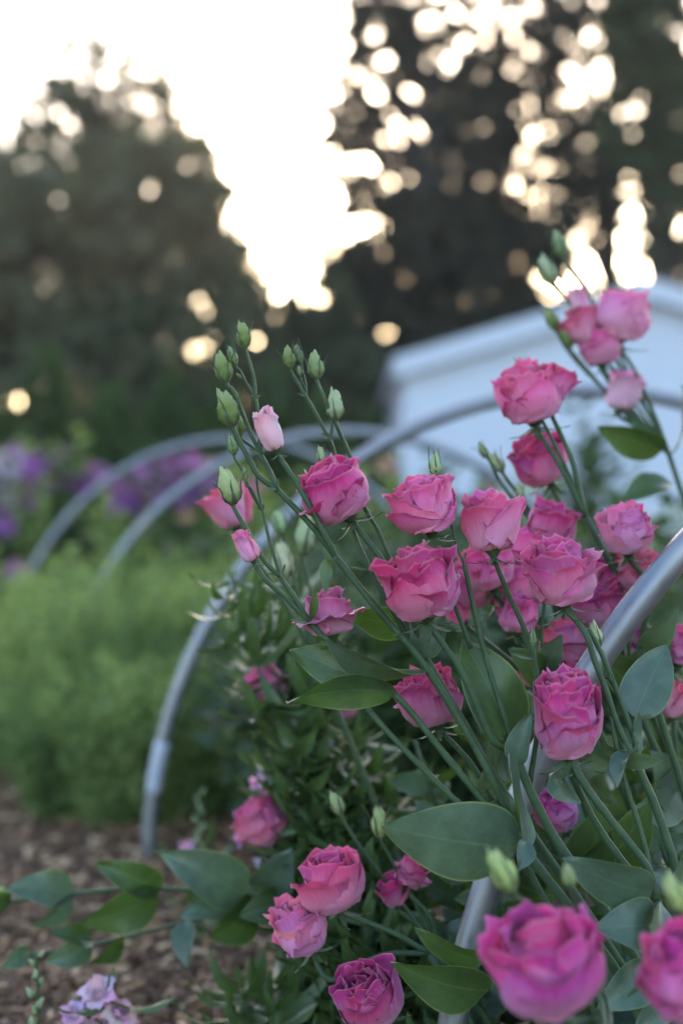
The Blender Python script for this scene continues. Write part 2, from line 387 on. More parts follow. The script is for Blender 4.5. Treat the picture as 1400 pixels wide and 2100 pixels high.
conifer('broad dark conifer with the low sun glowing through its branches', 900, 26,
     [(780, 190, 95, 55, 3.2, .085, .17), (690, 225, 60, 25, 3.4, .08, .13), (650, 205, 25, 14, 3.4, .08, .09), (690, 300, 55, 40, 3.2, .085, .15), (1000, 150, 110, 70, 3.6, .085, .17), (980, 290, 90, 80, 4.2, .085, .19), (735, 275, 80, 45, 3.4, .085, .16),
      (1100, 220, 110, 110, 3.0, .085, .17), (1080, 390, 130, 100, 3.6, .085, .18), (725, 375, 70, 45, 3.4, .085, .17), (860, 330, 70, 50, 1.5, .08, .14), (900, 380, 90, 40, 2.2, .08, .15),
      (800, 430, 110, 45, 4.0, .085, .19), (970, 440, 110, 50, 4.0, .085, .19), (800, 60, 100, 70, 3.6, .085, .18), (735, 110, 40, 60, 3.2, .085, .15), (760, 10, 60, 50, 3.4, .085, .16), (700, 150, 30, 30, 2.6, .085, .12), (1120, 60, 140, 90, 2.5, .085, .18), (960, -60, 250, 70, 2.5, .09, .22), (950, 210, 80, 60, 3.4, .085, .18), (850, 120, 60, 60, 3.2, .085, .16), (920, 60, 70, 60, 2.6, .085, .16),
      (870, 550, 210, 90, 6, .1, .26), (910, 475, 80, 35, 6, .09, .2), (895, 485, 120, 42, 8, .13, .3), (1080, 540, 100, 90, 3.8, .09, .2), (800, 690, 180, 110, 6, .11, .26), (1000, 680, 190, 110, 6, .11, .26), (715, 570, 65, 55, 3.8, .09, .2),  # overlapping dense blobs here are added to keep direct sun off the plants
      (760, 830, 170, 110, 6, .11, .26), (980, 850, 190, 120, 5, .11, .26)], 21, .2)
conifer('dark tall conifer rising behind the shed ridge', 1352, 24,
     [(1310, 60, 95, 120, 5, .1, .22), (1330, 200, 100, 90, 6, .1, .22), (1310, 290, 90, 50, 5.5, .1, .2),
      (1349, 450, 34, 210, 5.0, .09, .11), (1292, 475, 30, 16, 4, .08, .09), (1330, 340, 80, 40, 5, .1, .18), (1292, 590, 60, 22, 4, .09, .12), (1440, 480, 40, 220, 5, .11, .18), (1380, 690, 90, 90, 5, .11, .26), (1420, 200, 60, 220, 3.6, .1, .22), (1330, -90, 150, 90, 4, .11, .26), (1210, 740, 120, 120, 5, .11, .26)], 22, .22)
conifer('straight-trunked conifer standing between the glowing conifer and the dark one', 1243, 25,
     [(1180, 300, 60, 90, 4, .085, .17), (1180, 450, 60, 40, 3.6, .085, .16), (1150, 630, 110, 40, 3.4, .085, .18), (1160, 90, 80, 90, 2.6, .085, .18), (1150, 760, 160, 120, 4, .11, .26), (1242, 440, 34, 200, 5, .09, .11), (1190, 400, 40, 40, 4, .085, .14), (1130, 500, 60, 50, 4, .085, .16), (1250, 0, 60, 60, 3, .09, .18)], 23, .19)
def far_wood():
    rnd = random.Random(31); g = Geo()
    for k in range(60):
        x = -30 + k * 1.05 + rnd.uniform(-.5, .5); y = rnd.uniform(40, 48); h = rnd.uniform(4.2, 6.2)
        clumped(g, rnd, Vector((x, y, h * .48)), (1.7, 1.5, h * .55), 70, 22, .22, .5)
    o = obj('woodland', g.mesh('woodland', M['broad'], False)); o['kind'] = 'stuff'
    tag(o, 'dark mass of woodland closing the view behind the trees', 'woodland')
far_wood()

def conical(px, top_y, D, w_px, seed, label):
    rnd = random.Random(seed); x0 = (px - 700) / FPX * D; h = P(px, top_y, D).z; w = w_px / FPX * D
    t = thing('conical_shrub', label, 'shrub', (x0, D, 0), 'evergreen shrubs behind the beds')
    g = Geo()
    for k in range(2600):
        z = h * (1 - rnd.random() ** .6) ; rr = w * (1 - z / h) ** .75 * (.55 + .45 * rnd.random()) + .02; a = rnd.uniform(0, 6.283)
        p = Vector((math.cos(a) * rr, math.sin(a) * rr, z + .05)); s = rnd.uniform(.03, .07)
        d = Vector((math.cos(a) * .6 + rnd.gauss(0, .3), math.sin(a) * .6 + rnd.gauss(0, .3), 1)).normalized(); b = d.cross(Vector((rnd.gauss(0, 1), rnd.gauss(0, 1), rnd.gauss(0, 1)))).normalized()
        g.add([p - d * s, p + b * s * .35, p + d * s, p - b * s * .35], [(0, 1, 2, 3)])
    tg = Geo(); tube(tg, [Vector((0, 0, -.03)), Vector((0, 0, h * .5)), Vector((0, 0, h * .95))], .05, .006, 7)
    obj('trunk', tg.mesh('trunk', M['bark']), t); obj('crown', g.mesh('crown', M['shrub'], False), t)
for i, (px, ty, D, w) in enumerate([(-40, 790, 9.5, 170), (95, 725, 10, 150), (230, 800, 9.5, 150), (350, 770, 10.5, 140), (455, 800, 9.6, 130), (560, 765, 10, 120), (660, 820, 9.8, 120), (760, 850, 10.5, 110)]):
    conical(px, ty, D, w, 40 + i, 'green cone-shaped evergreen shrub in the row behind the purple flowers')

# ------------------------------------------------------------------ hoops
def hoop(D, cx, label, a=.675, b=.728, lean=0, band=None):
    t = thing('bed_hoop', label, 'hoop', (cx, D, 0), 'bent steel hoops over the bed')
    pts = [Vector((-a * math.cos(th), lean * math.sin(th), -.10 if k in (0, 64) else b * math.sin(th))) for k in range(65) for th in [math.pi * k / 64]]
    g = Geo(); tube(g, pts, .0117, .0117, 16); obj('pipe', g.mesh('pipe', M['metal']), t)
    if band:  # paler, slightly wider length of the pipe
        for z0, z1 in band:
            q = [Vector((-a * math.sqrt(1 - (z / b) ** 2), 0, z)) for z in [z0 + (z1 - z0) * k / 8 for k in range(9)]]
            g = Geo(); tube(g, q, .0120, .0120, 16); obj('pale_band', g.mesh('pale_band', M['hoop_band']), t)
hoop(1.12, .75, 'nearest steel hoop, shiny pipe passing behind the in-focus pink flowers')
hoop(2.2, .377, 'second steel hoop with a pale band near its foot', band=[(.105, .185)])
hoop(3.35, .015, 'third steel hoop rising out of the feathery greenery')
hoop(4.4, -.335, 'farthest steel hoop in front of the purple flowers', b=.765, a=.70)

# ------------------------------------------------------------------ flower parts
PET = {}
def petal_mesh(key, seed, L, W, prof, r0, imb, ruf, curl, nu=12, nv=12):
    rnd = random.Random(seed); ph = [rnd.uniform(0, 6.28) for _ in range(6)]; k1 = rnd.uniform(1.6, 2.6); k2 = rnd.uniform(3.5, 6)
    rz = []; r, z = r0, 0.0
    sub = 48
    for i in range(sub + 1):
        rz.append((r, z)); a = R(interp(prof, i / sub)); r += math.cos(a) * L / sub; z += math.sin(a) * L / sub
    rmax = max(q[0] for q in rz[:int(sub * .75)])
    jag = [rnd.uniform(-.02, .012) for _ in range(nu + 1)]
    v_, f, uv = [], [], []
    for j in range(nv + 1):
        for i in range(nu + 1):
            u = -1 + 2 * i / nu; v = j / nv
            ve = v * (1 - .36 * abs(u) ** 2.8) * (1 + v ** 3 * (.03 * math.sin(k1 * 2 * u + ph[0]) + jag[i]))
            ve = min(ve, 1)
            q = ve * sub; qi = min(int(q), sub - 1); fr = q - qi
            r = rz[qi][0] * (1 - fr) + rz[qi + 1][0] * fr; z = rz[qi][1] * (1 - fr) + rz[qi + 1][1] * fr
            w = W * (.22 + .78 * sstep(0, .62, v)) * (1 - .18 * sstep(.8, 1, v))
            rc = max(r, rmax * .85); a = u * w / rc
            x = rc * math.sin(a); y = r - rc * (1 - math.cos(a))
            e = v ** 3
            y += imb * u * L * (.2 + .8 * v) + curl * L * (abs(u) ** 3) * v * v
            y += ruf * L * e * (math.sin(k1 * math.pi * u + ph[1]) + .45 * math.sin(k2 * math.pi * u + ph[2]))
            z += ruf * L * e * .7 * (math.sin(k2 * math.pi * u + ph[3]) + .5 * math.sin(k1 * 1.7 * math.pi * u + ph[4]))
            # gentle dents in the blade
            y += .045 * L * math.sin(3.1 * u + ph[5]) * math.sin(5 * v + ph[2])
            v_.append((x, y, z)); uv.append((i / nu, v))
    for j in range(nv):
        for i in range(nu):
            a = j * (nu + 1) + i; f.append((a, a + 1, a + nu + 2, a + nu + 1))
    return mesh(key, v_, f, M['petal'], uv)
# (layer, L, W, profile, r0, imbrication, ruffle, curl), for a bloom about 1.0 wide
LAY = {
    'core':  (.66, .26, [(0, 60), (.4, 90), (.8, 100), (1, 88)], .03, .12, .035, .02),
    'inner': (.84, .40, [(0, 30), (.3, 82), (.7, 106), (1, 90)], .03, .11, .05, .03),
    'mid':   (.86, .50, [(0, 8), (.26, 64), (.55, 98), (.85, 101), (1, 72)], .03, .09, .05, .04),
    'outer': (.80, .56, [(0, -8), (.25, 52), (.55, 94), (.85, 96), (1, 54)], .03, .08, .058, .045),
    'droop': (.66, .50, [(0, -12), (.35, 58), (.65, 66), (.88, 10), (1, -40)], .04, .07, .05, .05),
    'apron': (.56, .46, [(0, -12), (.3, 48), (.65, 90), (.88, 78), (1, 40)], .03, .10, .07, .05),
    'flare': (.70, .40, [(0, 30), (.4, 62), (.8, 50), (1, 25)], .03, .06, .05, .04),
    'flarein': (.72, .34, [(0, 55), (.4, 78), (.8, 76), (1, 55)], .03, .08, .05, .04),
    'tulip': (.96, .46, [(0, 8), (.26, 66), (.6, 86), (.85, 82), (1, 48)], .03, .09, .03, .02),
    'tulipin': (.98, .40, [(0, 35), (.3, 84), (.75, 92), (1, 80)], .03, .10, .04, .02),
    'closed': (.98, .34, [(0, 20), (.3, 84), (.7, 101), (1, 82)], .03, .12, .03, .02),
    'closedin': (.98, .22, [(0, 60), (.3, 92), (.7, 98), (1, 86)], .02, .12, .04, .02),
    'snap': (.62, .42, [(0, 70), (.3, 60), (.6, 20), (1, -30)], .03, .02, .07, .0),
}
def get_petal(layer, k):
    if (layer, k) not in PET:
        L, W, pr, r0, im, ru, cu = LAY[layer]; rr = random.Random(hash_s(layer) + k * 17)
        pr = [(v, a + rr.uniform(-5, 5) + (rr.uniform(-20, 14) if v > .8 else 0)) for v, a in pr]
        PET[(layer, k)] = petal_mesh('petal_' + layer, hash_s(layer) + k, L * rr.uniform(.94, 1.06), W * rr.uniform(.9, 1.1), pr, r0, im, ru * rr.uniform(.7, 1.3), cu)
    return PET[(layer, k)]
def hash_s(s): return sum((i + 3) * ord(c) for i, c in enumerate(s))
RECIPE = {
    'tall': [('core', 5), ('inner', 5), ('inner', 3), ('mid', 4), ('outer', 4), ('apron', 3)],
    'full': [('core', 4), ('inner', 5), ('mid', 5), ('outer', 4), ('apron', 4)],
    'rose': [('core', 5), ('inner', 5), ('inner', 3), ('mid', 4), ('outer', 4), ('apron', 3)],
    'cup': [('core', 3), ('tulipin', 5), ('tulip', 5)],
    'wilt': [('core', 3), ('inner', 4), ('outer', 3), ('droop', 5)],
    'half': [('closedin', 3), ('closed', 6)],
    'snap': [('snap', 5), ('flarein', 2)],
}
WID = {'tall': 1.14, 'full': 1.50, 'rose': 1.48, 'cup': 1.26, 'wilt': 1.3, 'half': 1.1, 'snap': 1.0}
HGT = {'tall': .80, 'full': .74, 'rose': .78, 'cup': .88, 'wilt': .70, 'half': 1.0, 'snap': .4}
CAL = None
def calyx_mesh():
    g = Geo(); n = 10; prof = [(.045, -.06), (.075, .0), (.115, .06), (.15, .14), (.12, .16)]
    vv = [(r * math.cos(6.283 * j / n), r * math.sin(6.283 * j / n), z) for r, z in prof for j in range(n)]
    ff = [(i*n+j, i*n+(j+1) % n, (i+1)*n+(j+1) % n, (i+1)*n+j) for i in range(len(prof)-1) for j in range(n)]
    g.add(vv, ff); return g.mesh('calyx', M['stem'])
def sepal_mesh(out=0.25, length=.62, seed=0):
    rnd = random.Random(seed); g = Geo(); n = 8; vv, ff, uv = [], [], []
    for i in range(n + 1):
        t = i / n; z = length * t; y = .10 + .13 * math.sin(min(1, t * 1.6) * 1.57) + out * max(0, t - .5) ** 2 * 2; w = .035 * (1 - t) ** .8 + .003
        for u in (-1, 0, 1):
            vv.append((u * w + .03 * t * t * rnd.uniform(-1, 1), y - (.012 if u else 0), z)); uv.append(((u + 1) / 2, t))
    for i in range(n):
        for u in range(2):
            a = i * 3 + u; ff.append((a, a + 1, a + 4, a + 3))
    g.add(vv, ff, uv); return g.mesh('sepal', M['sepal'])
SEP = None; BUDS = {}
def bud_prof(t): return interp([(0, .09), (.14, .22), (.36, .30), (.6, .27), (.82, .19), (1, .10)], t)
def bud_mesh(k):
    rnd = random.Random(200 + k); n, m = 30, 16; vv, ff, uv = [], [], []
    tw = rnd.uniform(1.5, 2.6); skew = rnd.uniform(-.10, .10); th0 = rnd.uniform(0, 6.28)
    for j in range(m + 1):
        t = j / m; pr = bud_prof(t)
        for i in range(n):
            th = 6.283 * i / n; saw = ((i / n * 5 + tw * t) % 1.0)
            r = pr * (1 + (.26 + .2 * t) * (saw - .5) * sstep(.05, .4, t))
            z = t + .20 * max(0, math.cos(th - th0)) ** 4 * sstep(.65, 1, t) + (.14 * (saw - .5) * sstep(.7, 1, t)) + rnd.uniform(-.05, .05) * (t > .93)
            vv.append((r * math.cos(th) + skew * t * t, r * math.sin(th), z)); uv.append((i / n, t))
    for j in range(m):
        for i in range(n):
            ff.append((j*n+i, j*n+(i+1) % n, (j+1)*n+(i+1) % n, (j+1)*n+i))
    ff.append(tuple(m*n+i for i in range(n)))
    return mesh('bud', vv, ff, M['bud'], uv)

PINK = (.76, .13, .33); MAG = (.64, .055, .22); LIGHT = (.82, .27, .45); SALM = (.72, .16, .25); PALE = (.80, .42, .55); DARK = (.40, .035, .17)
BUDG = (.19, .235, .055); BUDW = (.58, .62, .42); BUDP = (.70, .50, .47); LILAC = (.80, .54, .62); PURP = (.29, .11, .36); MAUVE = (.36, .16, .36)
seed_counter = [0]
def nxt(): seed_counter[0] += 1; return seed_counter[0]
def axis_of(lean, tilt):
    l, t = R(lean), R(tilt); return Vector((math.sin(l) * math.cos(t), -math.sin(t), math.cos(l) * math.cos(t)))
def jitter_col(c, rnd, k=.12):
    return tuple(min(1, max(0, x * (1 + rnd.uniform(-k, k)))) for x in c)
def add_bloom(t, x, y, D, size_px, lean, tilt, color, kind='full', name='bloom', sub=True, petal_step=1):
    """bloom centred on the pixel; returns its base point (world)"""
    global CAL, SEP
    CAL = CAL or calyx_mesh(); SEP = SEP or [sepal_mesh(.05, .27, i) for i in range(3)]
    s = size_px / FPX * D; rnd = random.Random(nxt() * 13 + 5); ax = axis_of(lean, tilt); h = HGT[kind]; s *= {'full': 1.04, 'rose': .99, 'cup': 1.06, 'wilt': 1.06}.get(kind, 1)
    c = P(x, y, D); base = c - ax * (s * h * .5)
    o = obj(name, CAL, t); w_ = WID[kind]; m = frame(ax, rnd.uniform(0, 6.28)).to_4x4() @ Matrix.Diagonal((s * w_, s * w_, s, 1)); m.translation = base - t.location; o.matrix_basis = m
    th = rnd.uniform(0, 6.28); li = 0
    for layer, n in RECIPE[kind]:
        th += rnd.uniform(.3, .9)
        for i in range(n):
            p = obj('petal', get_petal(layer, rnd.randrange(6)), o, jitter_col(color, rnd, .2))
            a = th + 6.283 * i / n + rnd.uniform(-.18, .18)
            p.rotation_euler = (rnd.uniform(-.16, .10), rnd.uniform(-.10, .10), a)
            k = rnd.uniform(.92, 1.06); p.scale = (k, k, k * rnd.uniform(.95, 1.05)); p.location = (0, 0, .03 + .012 * (len(RECIPE[kind]) - li))
        li += 1
    if sub:
        for i in range(5):
            q = obj('sepal', rnd.choice(SEP), o); q.rotation_euler = (rnd.uniform(-1.5, -1.15), 0, 6.283 * i / 5 + rnd.uniform(-.2, .2)); q.location = (0, 0, .02)
    return base
def add_bud(t, x, y, D, len_px, lean, tilt, color, sep_out=.45, sep_len=1.0, fat=1.0, name='bud'):
    rnd = random.Random(nxt() * 7 + 1); s = len_px / FPX * D * .9; ax = axis_of(lean, tilt); base = P(x, y, D) - ax * s * .5
    fat *= .96; sep_len *= 1.15; k = rnd.randrange(5)
    if k not in BUDS: BUDS[k] = bud_mesh(k)
    o = obj(name, BUDS[k], t, jitter_col(color, rnd, .08)); m = frame(ax, rnd.uniform(0, 6.28)).to_4x4() @ Matrix.Diagonal((s * fat, s * fat, s, 1)); m.translation = base - t.location; o.matrix_basis = m
    me = [bud_sepals.setdefault((round(sep_out, 2), i), None) or bud_sepals.__setitem__((round(sep_out, 2), i), bud_sepal(sep_out, i)) or bud_sepals[(round(sep_out, 2), i)] for i in range(3)]
    for i in range(5):
        q = obj('sepal', me[i % 3], o); q.rotation_euler = (0, 0, 6.283 * i / 5 + rnd.uniform(-.15, .15)); q.scale = (1, 1, sep_len * rnd.uniform(.9, 1.1))
    return base
bud_sepals = {}
def bud_sepal(out, seed):
    rnd = random.Random(seed + 77); vv, ff, uv = [], [], []; n = 12; dx = rnd.uniform(-.12, .12)
    for i in range(n + 1):
        t = i / n; z = -.02 + 1.02 * t
        body = bud_prof(min(1, max(0, z)))
        y = body * 1.04 + .025 + out * max(0, t - .45) ** 2 * 3.6; w = .075 * (1 - t) ** 1.3 + .010
        if t < .15: y = .10 + (y - .10) * t / .15
        for u in (-1, 0, 1):
            vv.append((u * w + dx * t * t, y - (.02 if u else -.015), z)); uv.append(((u + 1) / 2, t))
    for i in range(n):
        for u in range(2):
            a = i * 3 + u; ff.append((a, a + 1, a + 4, a + 3))
    return mesh('sepal', vv, ff, M['sepal'], uv)
def leaf_geo(base, tip, width, roll=0, bend=.12, fold=.25, twist=0, wave=.032, seed=0, nu=8, nv=16, narrow=False):
    rnd = random.Random(seed); ax = tip - base; L = ax.length; a = ax.normalized()
    n0 = Vector((0, -1, 0)); n0 = (n0 - a * n0.dot(a)); n0 = n0.normalized() if n0.length > 1e-4 else Vector((0, 0, 1))
    vv, ff, uv = [], [], []; ph = rnd.uniform(0, 6.28)
    for j in range(nv + 1):
        v = j / nv; n = Quaternion(a, R(roll + twist * v)) @ n0; s = n.cross(a)
        if narrow: w = width * .5 * (math.sin(math.pi * (v * .94 + .05))) ** .8
        else: w = width * .5 * max(.10 * (1 - v), 2.36 * (1 - v) ** .9 * v ** .45 if v > 0 else .18) 
        if not narrow: w = max(w, width * .09 * (1 - v * 4)) if v < .25 else w
        c = base + a * L * v + n * (bend * L * math.sin(math.pi * v) * 1.0)
        for i in range(nu + 1):
            u = -1 + 2 * i / nu
            p = c + s * u * w + n * (fold * abs(u) ** 1.4 * w) + n * (wave * L * math.sin(7 * v + ph + 1.5 * u) * abs(u) ** 2)
            vv.append(p); uv.append((i / nu, v))
    for j in range(nv):
        for i in range(nu):
            q = j * (nu + 1) + i; ff.append((q, q + nu + 1, q + nu + 2, q + 1))
    return vv, ff, uv
def add_leaf(t, b, tip, w_px, D=None, roll=0, bend=.10, fold=.25, mat='leaf', name='leaf', **kw):
    """b, tip: (px, py, D)"""
    B, T = P(*b), P(*tip); k = nxt()
    vv, ff, uv = leaf_geo(B, T, w_px / FPX * b[2], roll, bend, fold, seed=k, **kw)
    return obj(name, mesh(name, [v - t.location for v in vv], ff, M[mat], uv), t)
def add_stem(t, pts, r0, r1, name='stem', end=None, mat='stem', sub=6):
    """pts: (px, py, D) root to tip, or Vectors"""
    q = [p if isinstance(p, Vector) else P(*p) for p in pts]
    if end is not None: q.append(end)
    rnd = random.Random(nxt())
    out = catmull([p - t.location for p in q], sub)
    g = Geo(); tube(g, out, r0, r1, 9, swell=lambda k: 1 + .05 * math.sin(k * 40 + 1)); return obj(name, g.mesh(name, M[mat]), t)
def node_pts(pts, D): return [(*p, D) if len(p) == 2 else p for p in pts]

GL = 'pink lisianthus growing under the hoops'
def lis(label, root, group=GL):
    return thing('lisianthus_plant', label, 'flower', root, group)

def bracts(t, x, y, D, ang1, ang2, L=26, w=7):
    """pair of small pointed bracts at a stem node; angles in the picture plane, degrees from up"""
    for a in (ang1, ang2):
        if a is None: continue
        add_leaf(t, (x, y, D - .002), (x + L * math.sin(R(a)), y - L * math.cos(R(a)), D - .006), w, roll=random.Random(nxt()).uniform(-50, 50), bend=-.12, fold=.5, name='bract', nu=4, nv=8, narrow=True)
def bloom_on(t, path, r, bl, kind='full', color=PINK, r0=None):
    """bl = (x, y, D, size_px, lean, tilt); path = node list root to bloom"""
    base = add_bloom(t, *bl, color, kind)
    ax = axis_of(bl[4], bl[5])
    add_stem(t, path + [base - ax * .004], r0 or r, r, 'branch', base + ax * .002)
def bud_on(t, path, r, bu, color=BUDG, r0=None, **kw):
    base = add_bud(t, *bu, color, **kw); ax = axis_of(bu[4], bu[5])
    add_stem(t, path + [base - ax * .003], r0 or r, r, 'branch', base + ax * .003)

# ================================================================== in-focus plants
# --- plant A: tall leaning stem, spray of green buds
D = 1.045
A = lis('lisianthus leaning furthest left, its stem ending in a spray of green and cream buds', (.245, 1.06, 0))
K0 = (1064, 1730, D + .005)
add_stem(A, [Vector((.245, 1.06, -.02)), Vector((.245, 1.06, .08)), (1300, 2060, 1.055), (1190, 1892, 1.05), K0], .0042, .0036)
add_stem(A, [K0, (1010, 1600, D), (940, 1474, D), (874, 1371, D), (843, 1329, D), (763, 1237, D), (686, 1140, D)], .0033, .0026, 'branch')
add_stem(A, [(686, 1140, D), (640, 1080, D), (569, 1005, D)], .0025, .0021, 'branch')
bloom_on(A, [(686, 1140, D), (672, 1110, D - .004), (625, 1020, D - .006)], .0017, (555, 882, D - .006, 92, -18, 6), 'half', (.82, .66, .58), .0024)
bud_on(A, [(569, 1005, D), (530, 976, D), (510, 940, D)], .0019, (468, 840, D, 78, -14, 5), BUDG, .0021, sep_out=.5, sep_len=.75, fat=1.05)
add_stem(A, [(569, 1005, D), (555, 970, D + .004), (536, 934, D + .006)], .0019, .0017, 'branch')
bud_on(A, [(536, 934, D + .006), (510, 880, D + .008), (482, 808, D + .008)], .0016, (457, 757, D + .008, 62, -16, 5), BUDG, .0017, sep_out=.5, sep_len=.85, fat=1.1)
add_stem(A, [(536, 934, D + .006), (534, 880, D + .012), (524, 814, D + .012)], .0016, .0013, 'branch')
bud_on(A, [(524, 814, D + .012), (519, 770, D + .012)], .0014, (499, 690, D + .012, 54, -10, 0), BUDG, sep_out=.45, sep_len=.95, fat=1.1)
bud_on(A, [(524, 814, D + .012), (505, 785, D + .014), (492, 760, D + .014)], .0010, (478, 732, D + .014, 40, -18, 0), (.20, .28, .11), sep_out=.1, sep_len=1.15, fat=.9)
bud_on(A, [(500, 778, D + .014)], .0006, (491, 771, D + .014, 14, -45, 0), (.2, .26, .12), sep_out=.3, sep_len=1.2)
bud_on(A, [(569, 1005, D + .004), (530, 930, D + .03)], .0012, (490, 873, D + .03, 45, -12, 0), BUDG, sep_out=.3)
bracts(A, 569, 1005, D, -75, 5); bracts(A, 536, 934, D + .006, -60, None, 30); bracts(A, 524, 814, D + .012, -70, 70, 12, 5); bracts(A, 686, 1140, D, None, 160, 10)
add_leaf(A, (667, 1146, D - .004), (668, 1220, D - .012), 26, roll=15, bend=-.08, fold=.2, mat='leaf_green', nu=6, nv=12)
# second branch with two bud groups
K2 = (634, 1277, D - .004)
add_stem(A, [K0, (1000, 1655, D), (923, 1562, D - .002), (811, 1426, D - .004), (740, 1389, D - .004), (690, 1335, D - .004), K2], .0028, .0021, 'branch')
add_stem(A, [K2, (610, 1235, D - .004), (575, 1183, D - .004)], .0020, .0018, 'branch')
bud_on(A, [(575, 1183, D - .004), (540, 1148, D - .006), (505, 1085, D - .006)], .0017, (471, 1000, D - .006, 78, -12, 6), (.40, .44, .20), sep_out=.45, sep_len=.7, fat=1.05)
add_stem(A, [(575, 1183, D - .002), (553, 1110, D), (538, 1048, D + .002)], .0015, .0012, 'branch')
bud_on(A, [(538, 1048, D + .002), (515, 1010, D + .002), (497, 965, D + .002)], .0010, (477, 914, D + .002, 42, -10, 0), (.20, .28, .11), sep_out=.15, sep_len=1.1)
bud_on(A, [(538, 1048, D + .002), (515, 1002, D - .002)], .0008, (503, 975, D - .002, 30, -6, 0), (.22, .3, .12), sep_out=.25, sep_len=1.15, fat=.7)
add_stem(A, [(538, 1048, D + .002), (527, 990, D + .01), (528, 930, D + .014), (531, 900, D + .016)], .0011, .0008, 'branch')
bracts(A, 575, 1183, D - .004, -72, 20, 28); bracts(A, 538, 1048, D + .002, 10, -60, 16, 5)
bloom_on(A, [K2, (585, 1225, D - .006), (545, 1190, D - .008)], .0017, (507, 1122, D - .008, 68, -24, 8), 'half', LIGHT, .0019)
bracts(A, 634, 1277, D - .004, -80, 6, 40, 10)
add_leaf(A, (634, 1275, D - .008), (645, 1193, D - .012), 20, roll=40, bend=.05, fold=.5, mat='leaf_green', nu=6, nv=12)
# third branch: the wilting bloom
bloom_on(A, [K0, (960, 1665, D + .002), (851, 1560, D + .004), (751, 1451, D + .01), (712, 1385, D + .012)], .0018, (676, 1262, D + .014, 112, -10, -4), 'wilt', (.52, .10, .24), .0026)
# leaves of plant A
add_leaf(A, (872, 1372, D - .004), (655, 1296, D - .03), 108, roll=-62, bend=.12, fold=.35, mat='leaf')
add_leaf(A, (812, 1420, D - .008), (587, 1441, D - .03), 82, roll=-30, bend=-.10, fold=.18, mat='leaf_green')
add_leaf(A, (745, 1396, D + .004), (594, 1332, D + .02), 84, roll=14, bend=.08, fold=.2, mat='leaf_green')
add_leaf(A, (1060, 1738, D - .006), (779, 1694, D - .045), 172, roll=-8, bend=.06, fold=-.10, mat='leaf', wave=.012, nu=12, nv=22)
add_leaf(A, (1082, 1735, D - .012), (1046, 1545, D - .02), 52, roll=58, bend=-.05, fold=.5)
add_leaf(A, (1078, 1725, D - .016), (1062, 1788, D - .03), 44, roll=-12, bend=.12, fold=.3)
add_leaf(A, (1056, 1722, D + .004), (1006, 1602, D + .01), 46, roll=30, bend=.08, fold=.4, mat='leaf_green')
add_leaf(A, (862, 1345, D + .012), (912, 1255, D + .012), 72, roll=-20, bend=.1, fold=.25)

# --- plant B: dark rose bloom and the four buds above it
D = 1.06
B = lis('lisianthus with one deep pink bloom under a cluster of four upright green buds', (.265, 1.10, 0))
KB = (872, 1352, D)
add_stem(B, [Vector((.265, 1.10, -.02)), Vector((.265, 1.10, .08)), (1330, 2080, 1.085), (1215, 1890, 1.075), (1110, 1740, 1.07), (1010, 1590, 1.065), (930, 1450, 1.06), KB], .0040, .0031)
add_stem(B, [KB, (843, 1318, D), (808, 1257, D), (760, 1171, D + .004), (728, 1100, D + .012), (702, 1010, D + .02), (686, 934, D + .02), (675, 900, D + .012)], .0022, .0017, 'branch')
bud_on(B, [(675, 900, D + .012), (640, 835, D + .012), (626, 812, D + .012)], .0012, (592, 736, D + .012, 46, -12, 0), BUDG, .0015, sep_out=.45, sep_len=.95, fat=1.1)
bud_on(B, [(628, 815, D + .012), (627, 790, D + .016)], .0009, (612, 728, D + .016, 40, -14, 0), (.15, .2, .09), sep_out=.12, sep_len=1.15, fat=.85)
bud_on(B, [(628, 800, D + .012)], .0006, (615, 762, D + .014, 22, -10, 0), (.2, .26, .12), sep_out=.2)
bud_on(B, [(678, 898, D + .012), (680, 860, D + .012), (664, 815, D + .01)], .0014, (646, 752, D + .01, 56, -8, 0), (.26, .32, .11), sep_out=.4, sep_len=.9, fat=1.12)
bud_on(B, [(808, 1165, D + .01), (775, 1090, D + .012), (743, 1031, D + .02), (720, 943, D + .02)], .0016, (687, 833, D + .012, 66, -4, 0), (.42, .45, .22), sep_out=.12, sep_len=.7, fat=1.0)
add_stem(B, [(863, 1325, D + .004), (835, 1240, D + .008), (808, 1165, D + .01)], .0018, .0016, 'branch')
bracts(B, 675, 900, D + .012, -55, 20, 22); bracts(B, 626, 812, D + .012, -70, None, 16, 5); bracts(B, 760, 1171, D, -80, 10, 40, 7)
bloom_on(B, [KB, (845, 1270, D - .004), (794, 1166, D - .004), (750, 1105, D - .004)], .0021, (690, 1014, D - .004, 142, -30, 6), 'full', MAG, .0023)
bud_on(B, [(735, 1080, D + .022), (690, 1000, D + .022)], .0009, (657, 934, D + .022, 34, -6, 0), (.4, .48, .25), sep_out=.3)
add_leaf(B, (858, 1335, D + .01), (794, 1128, D + .02), 74, roll=38, bend=.05, fold=.3)
add_leaf(B, (850, 1280, D + .03), (712, 1258, D + .03), 80, roll=-28, bend=.08, fold=.15, mat='leaf_green')
add_leaf(B, (1046, 1600, D + .0), (1036, 1505, D - .01), 54, roll=25, bend=-.08, fold=.4)

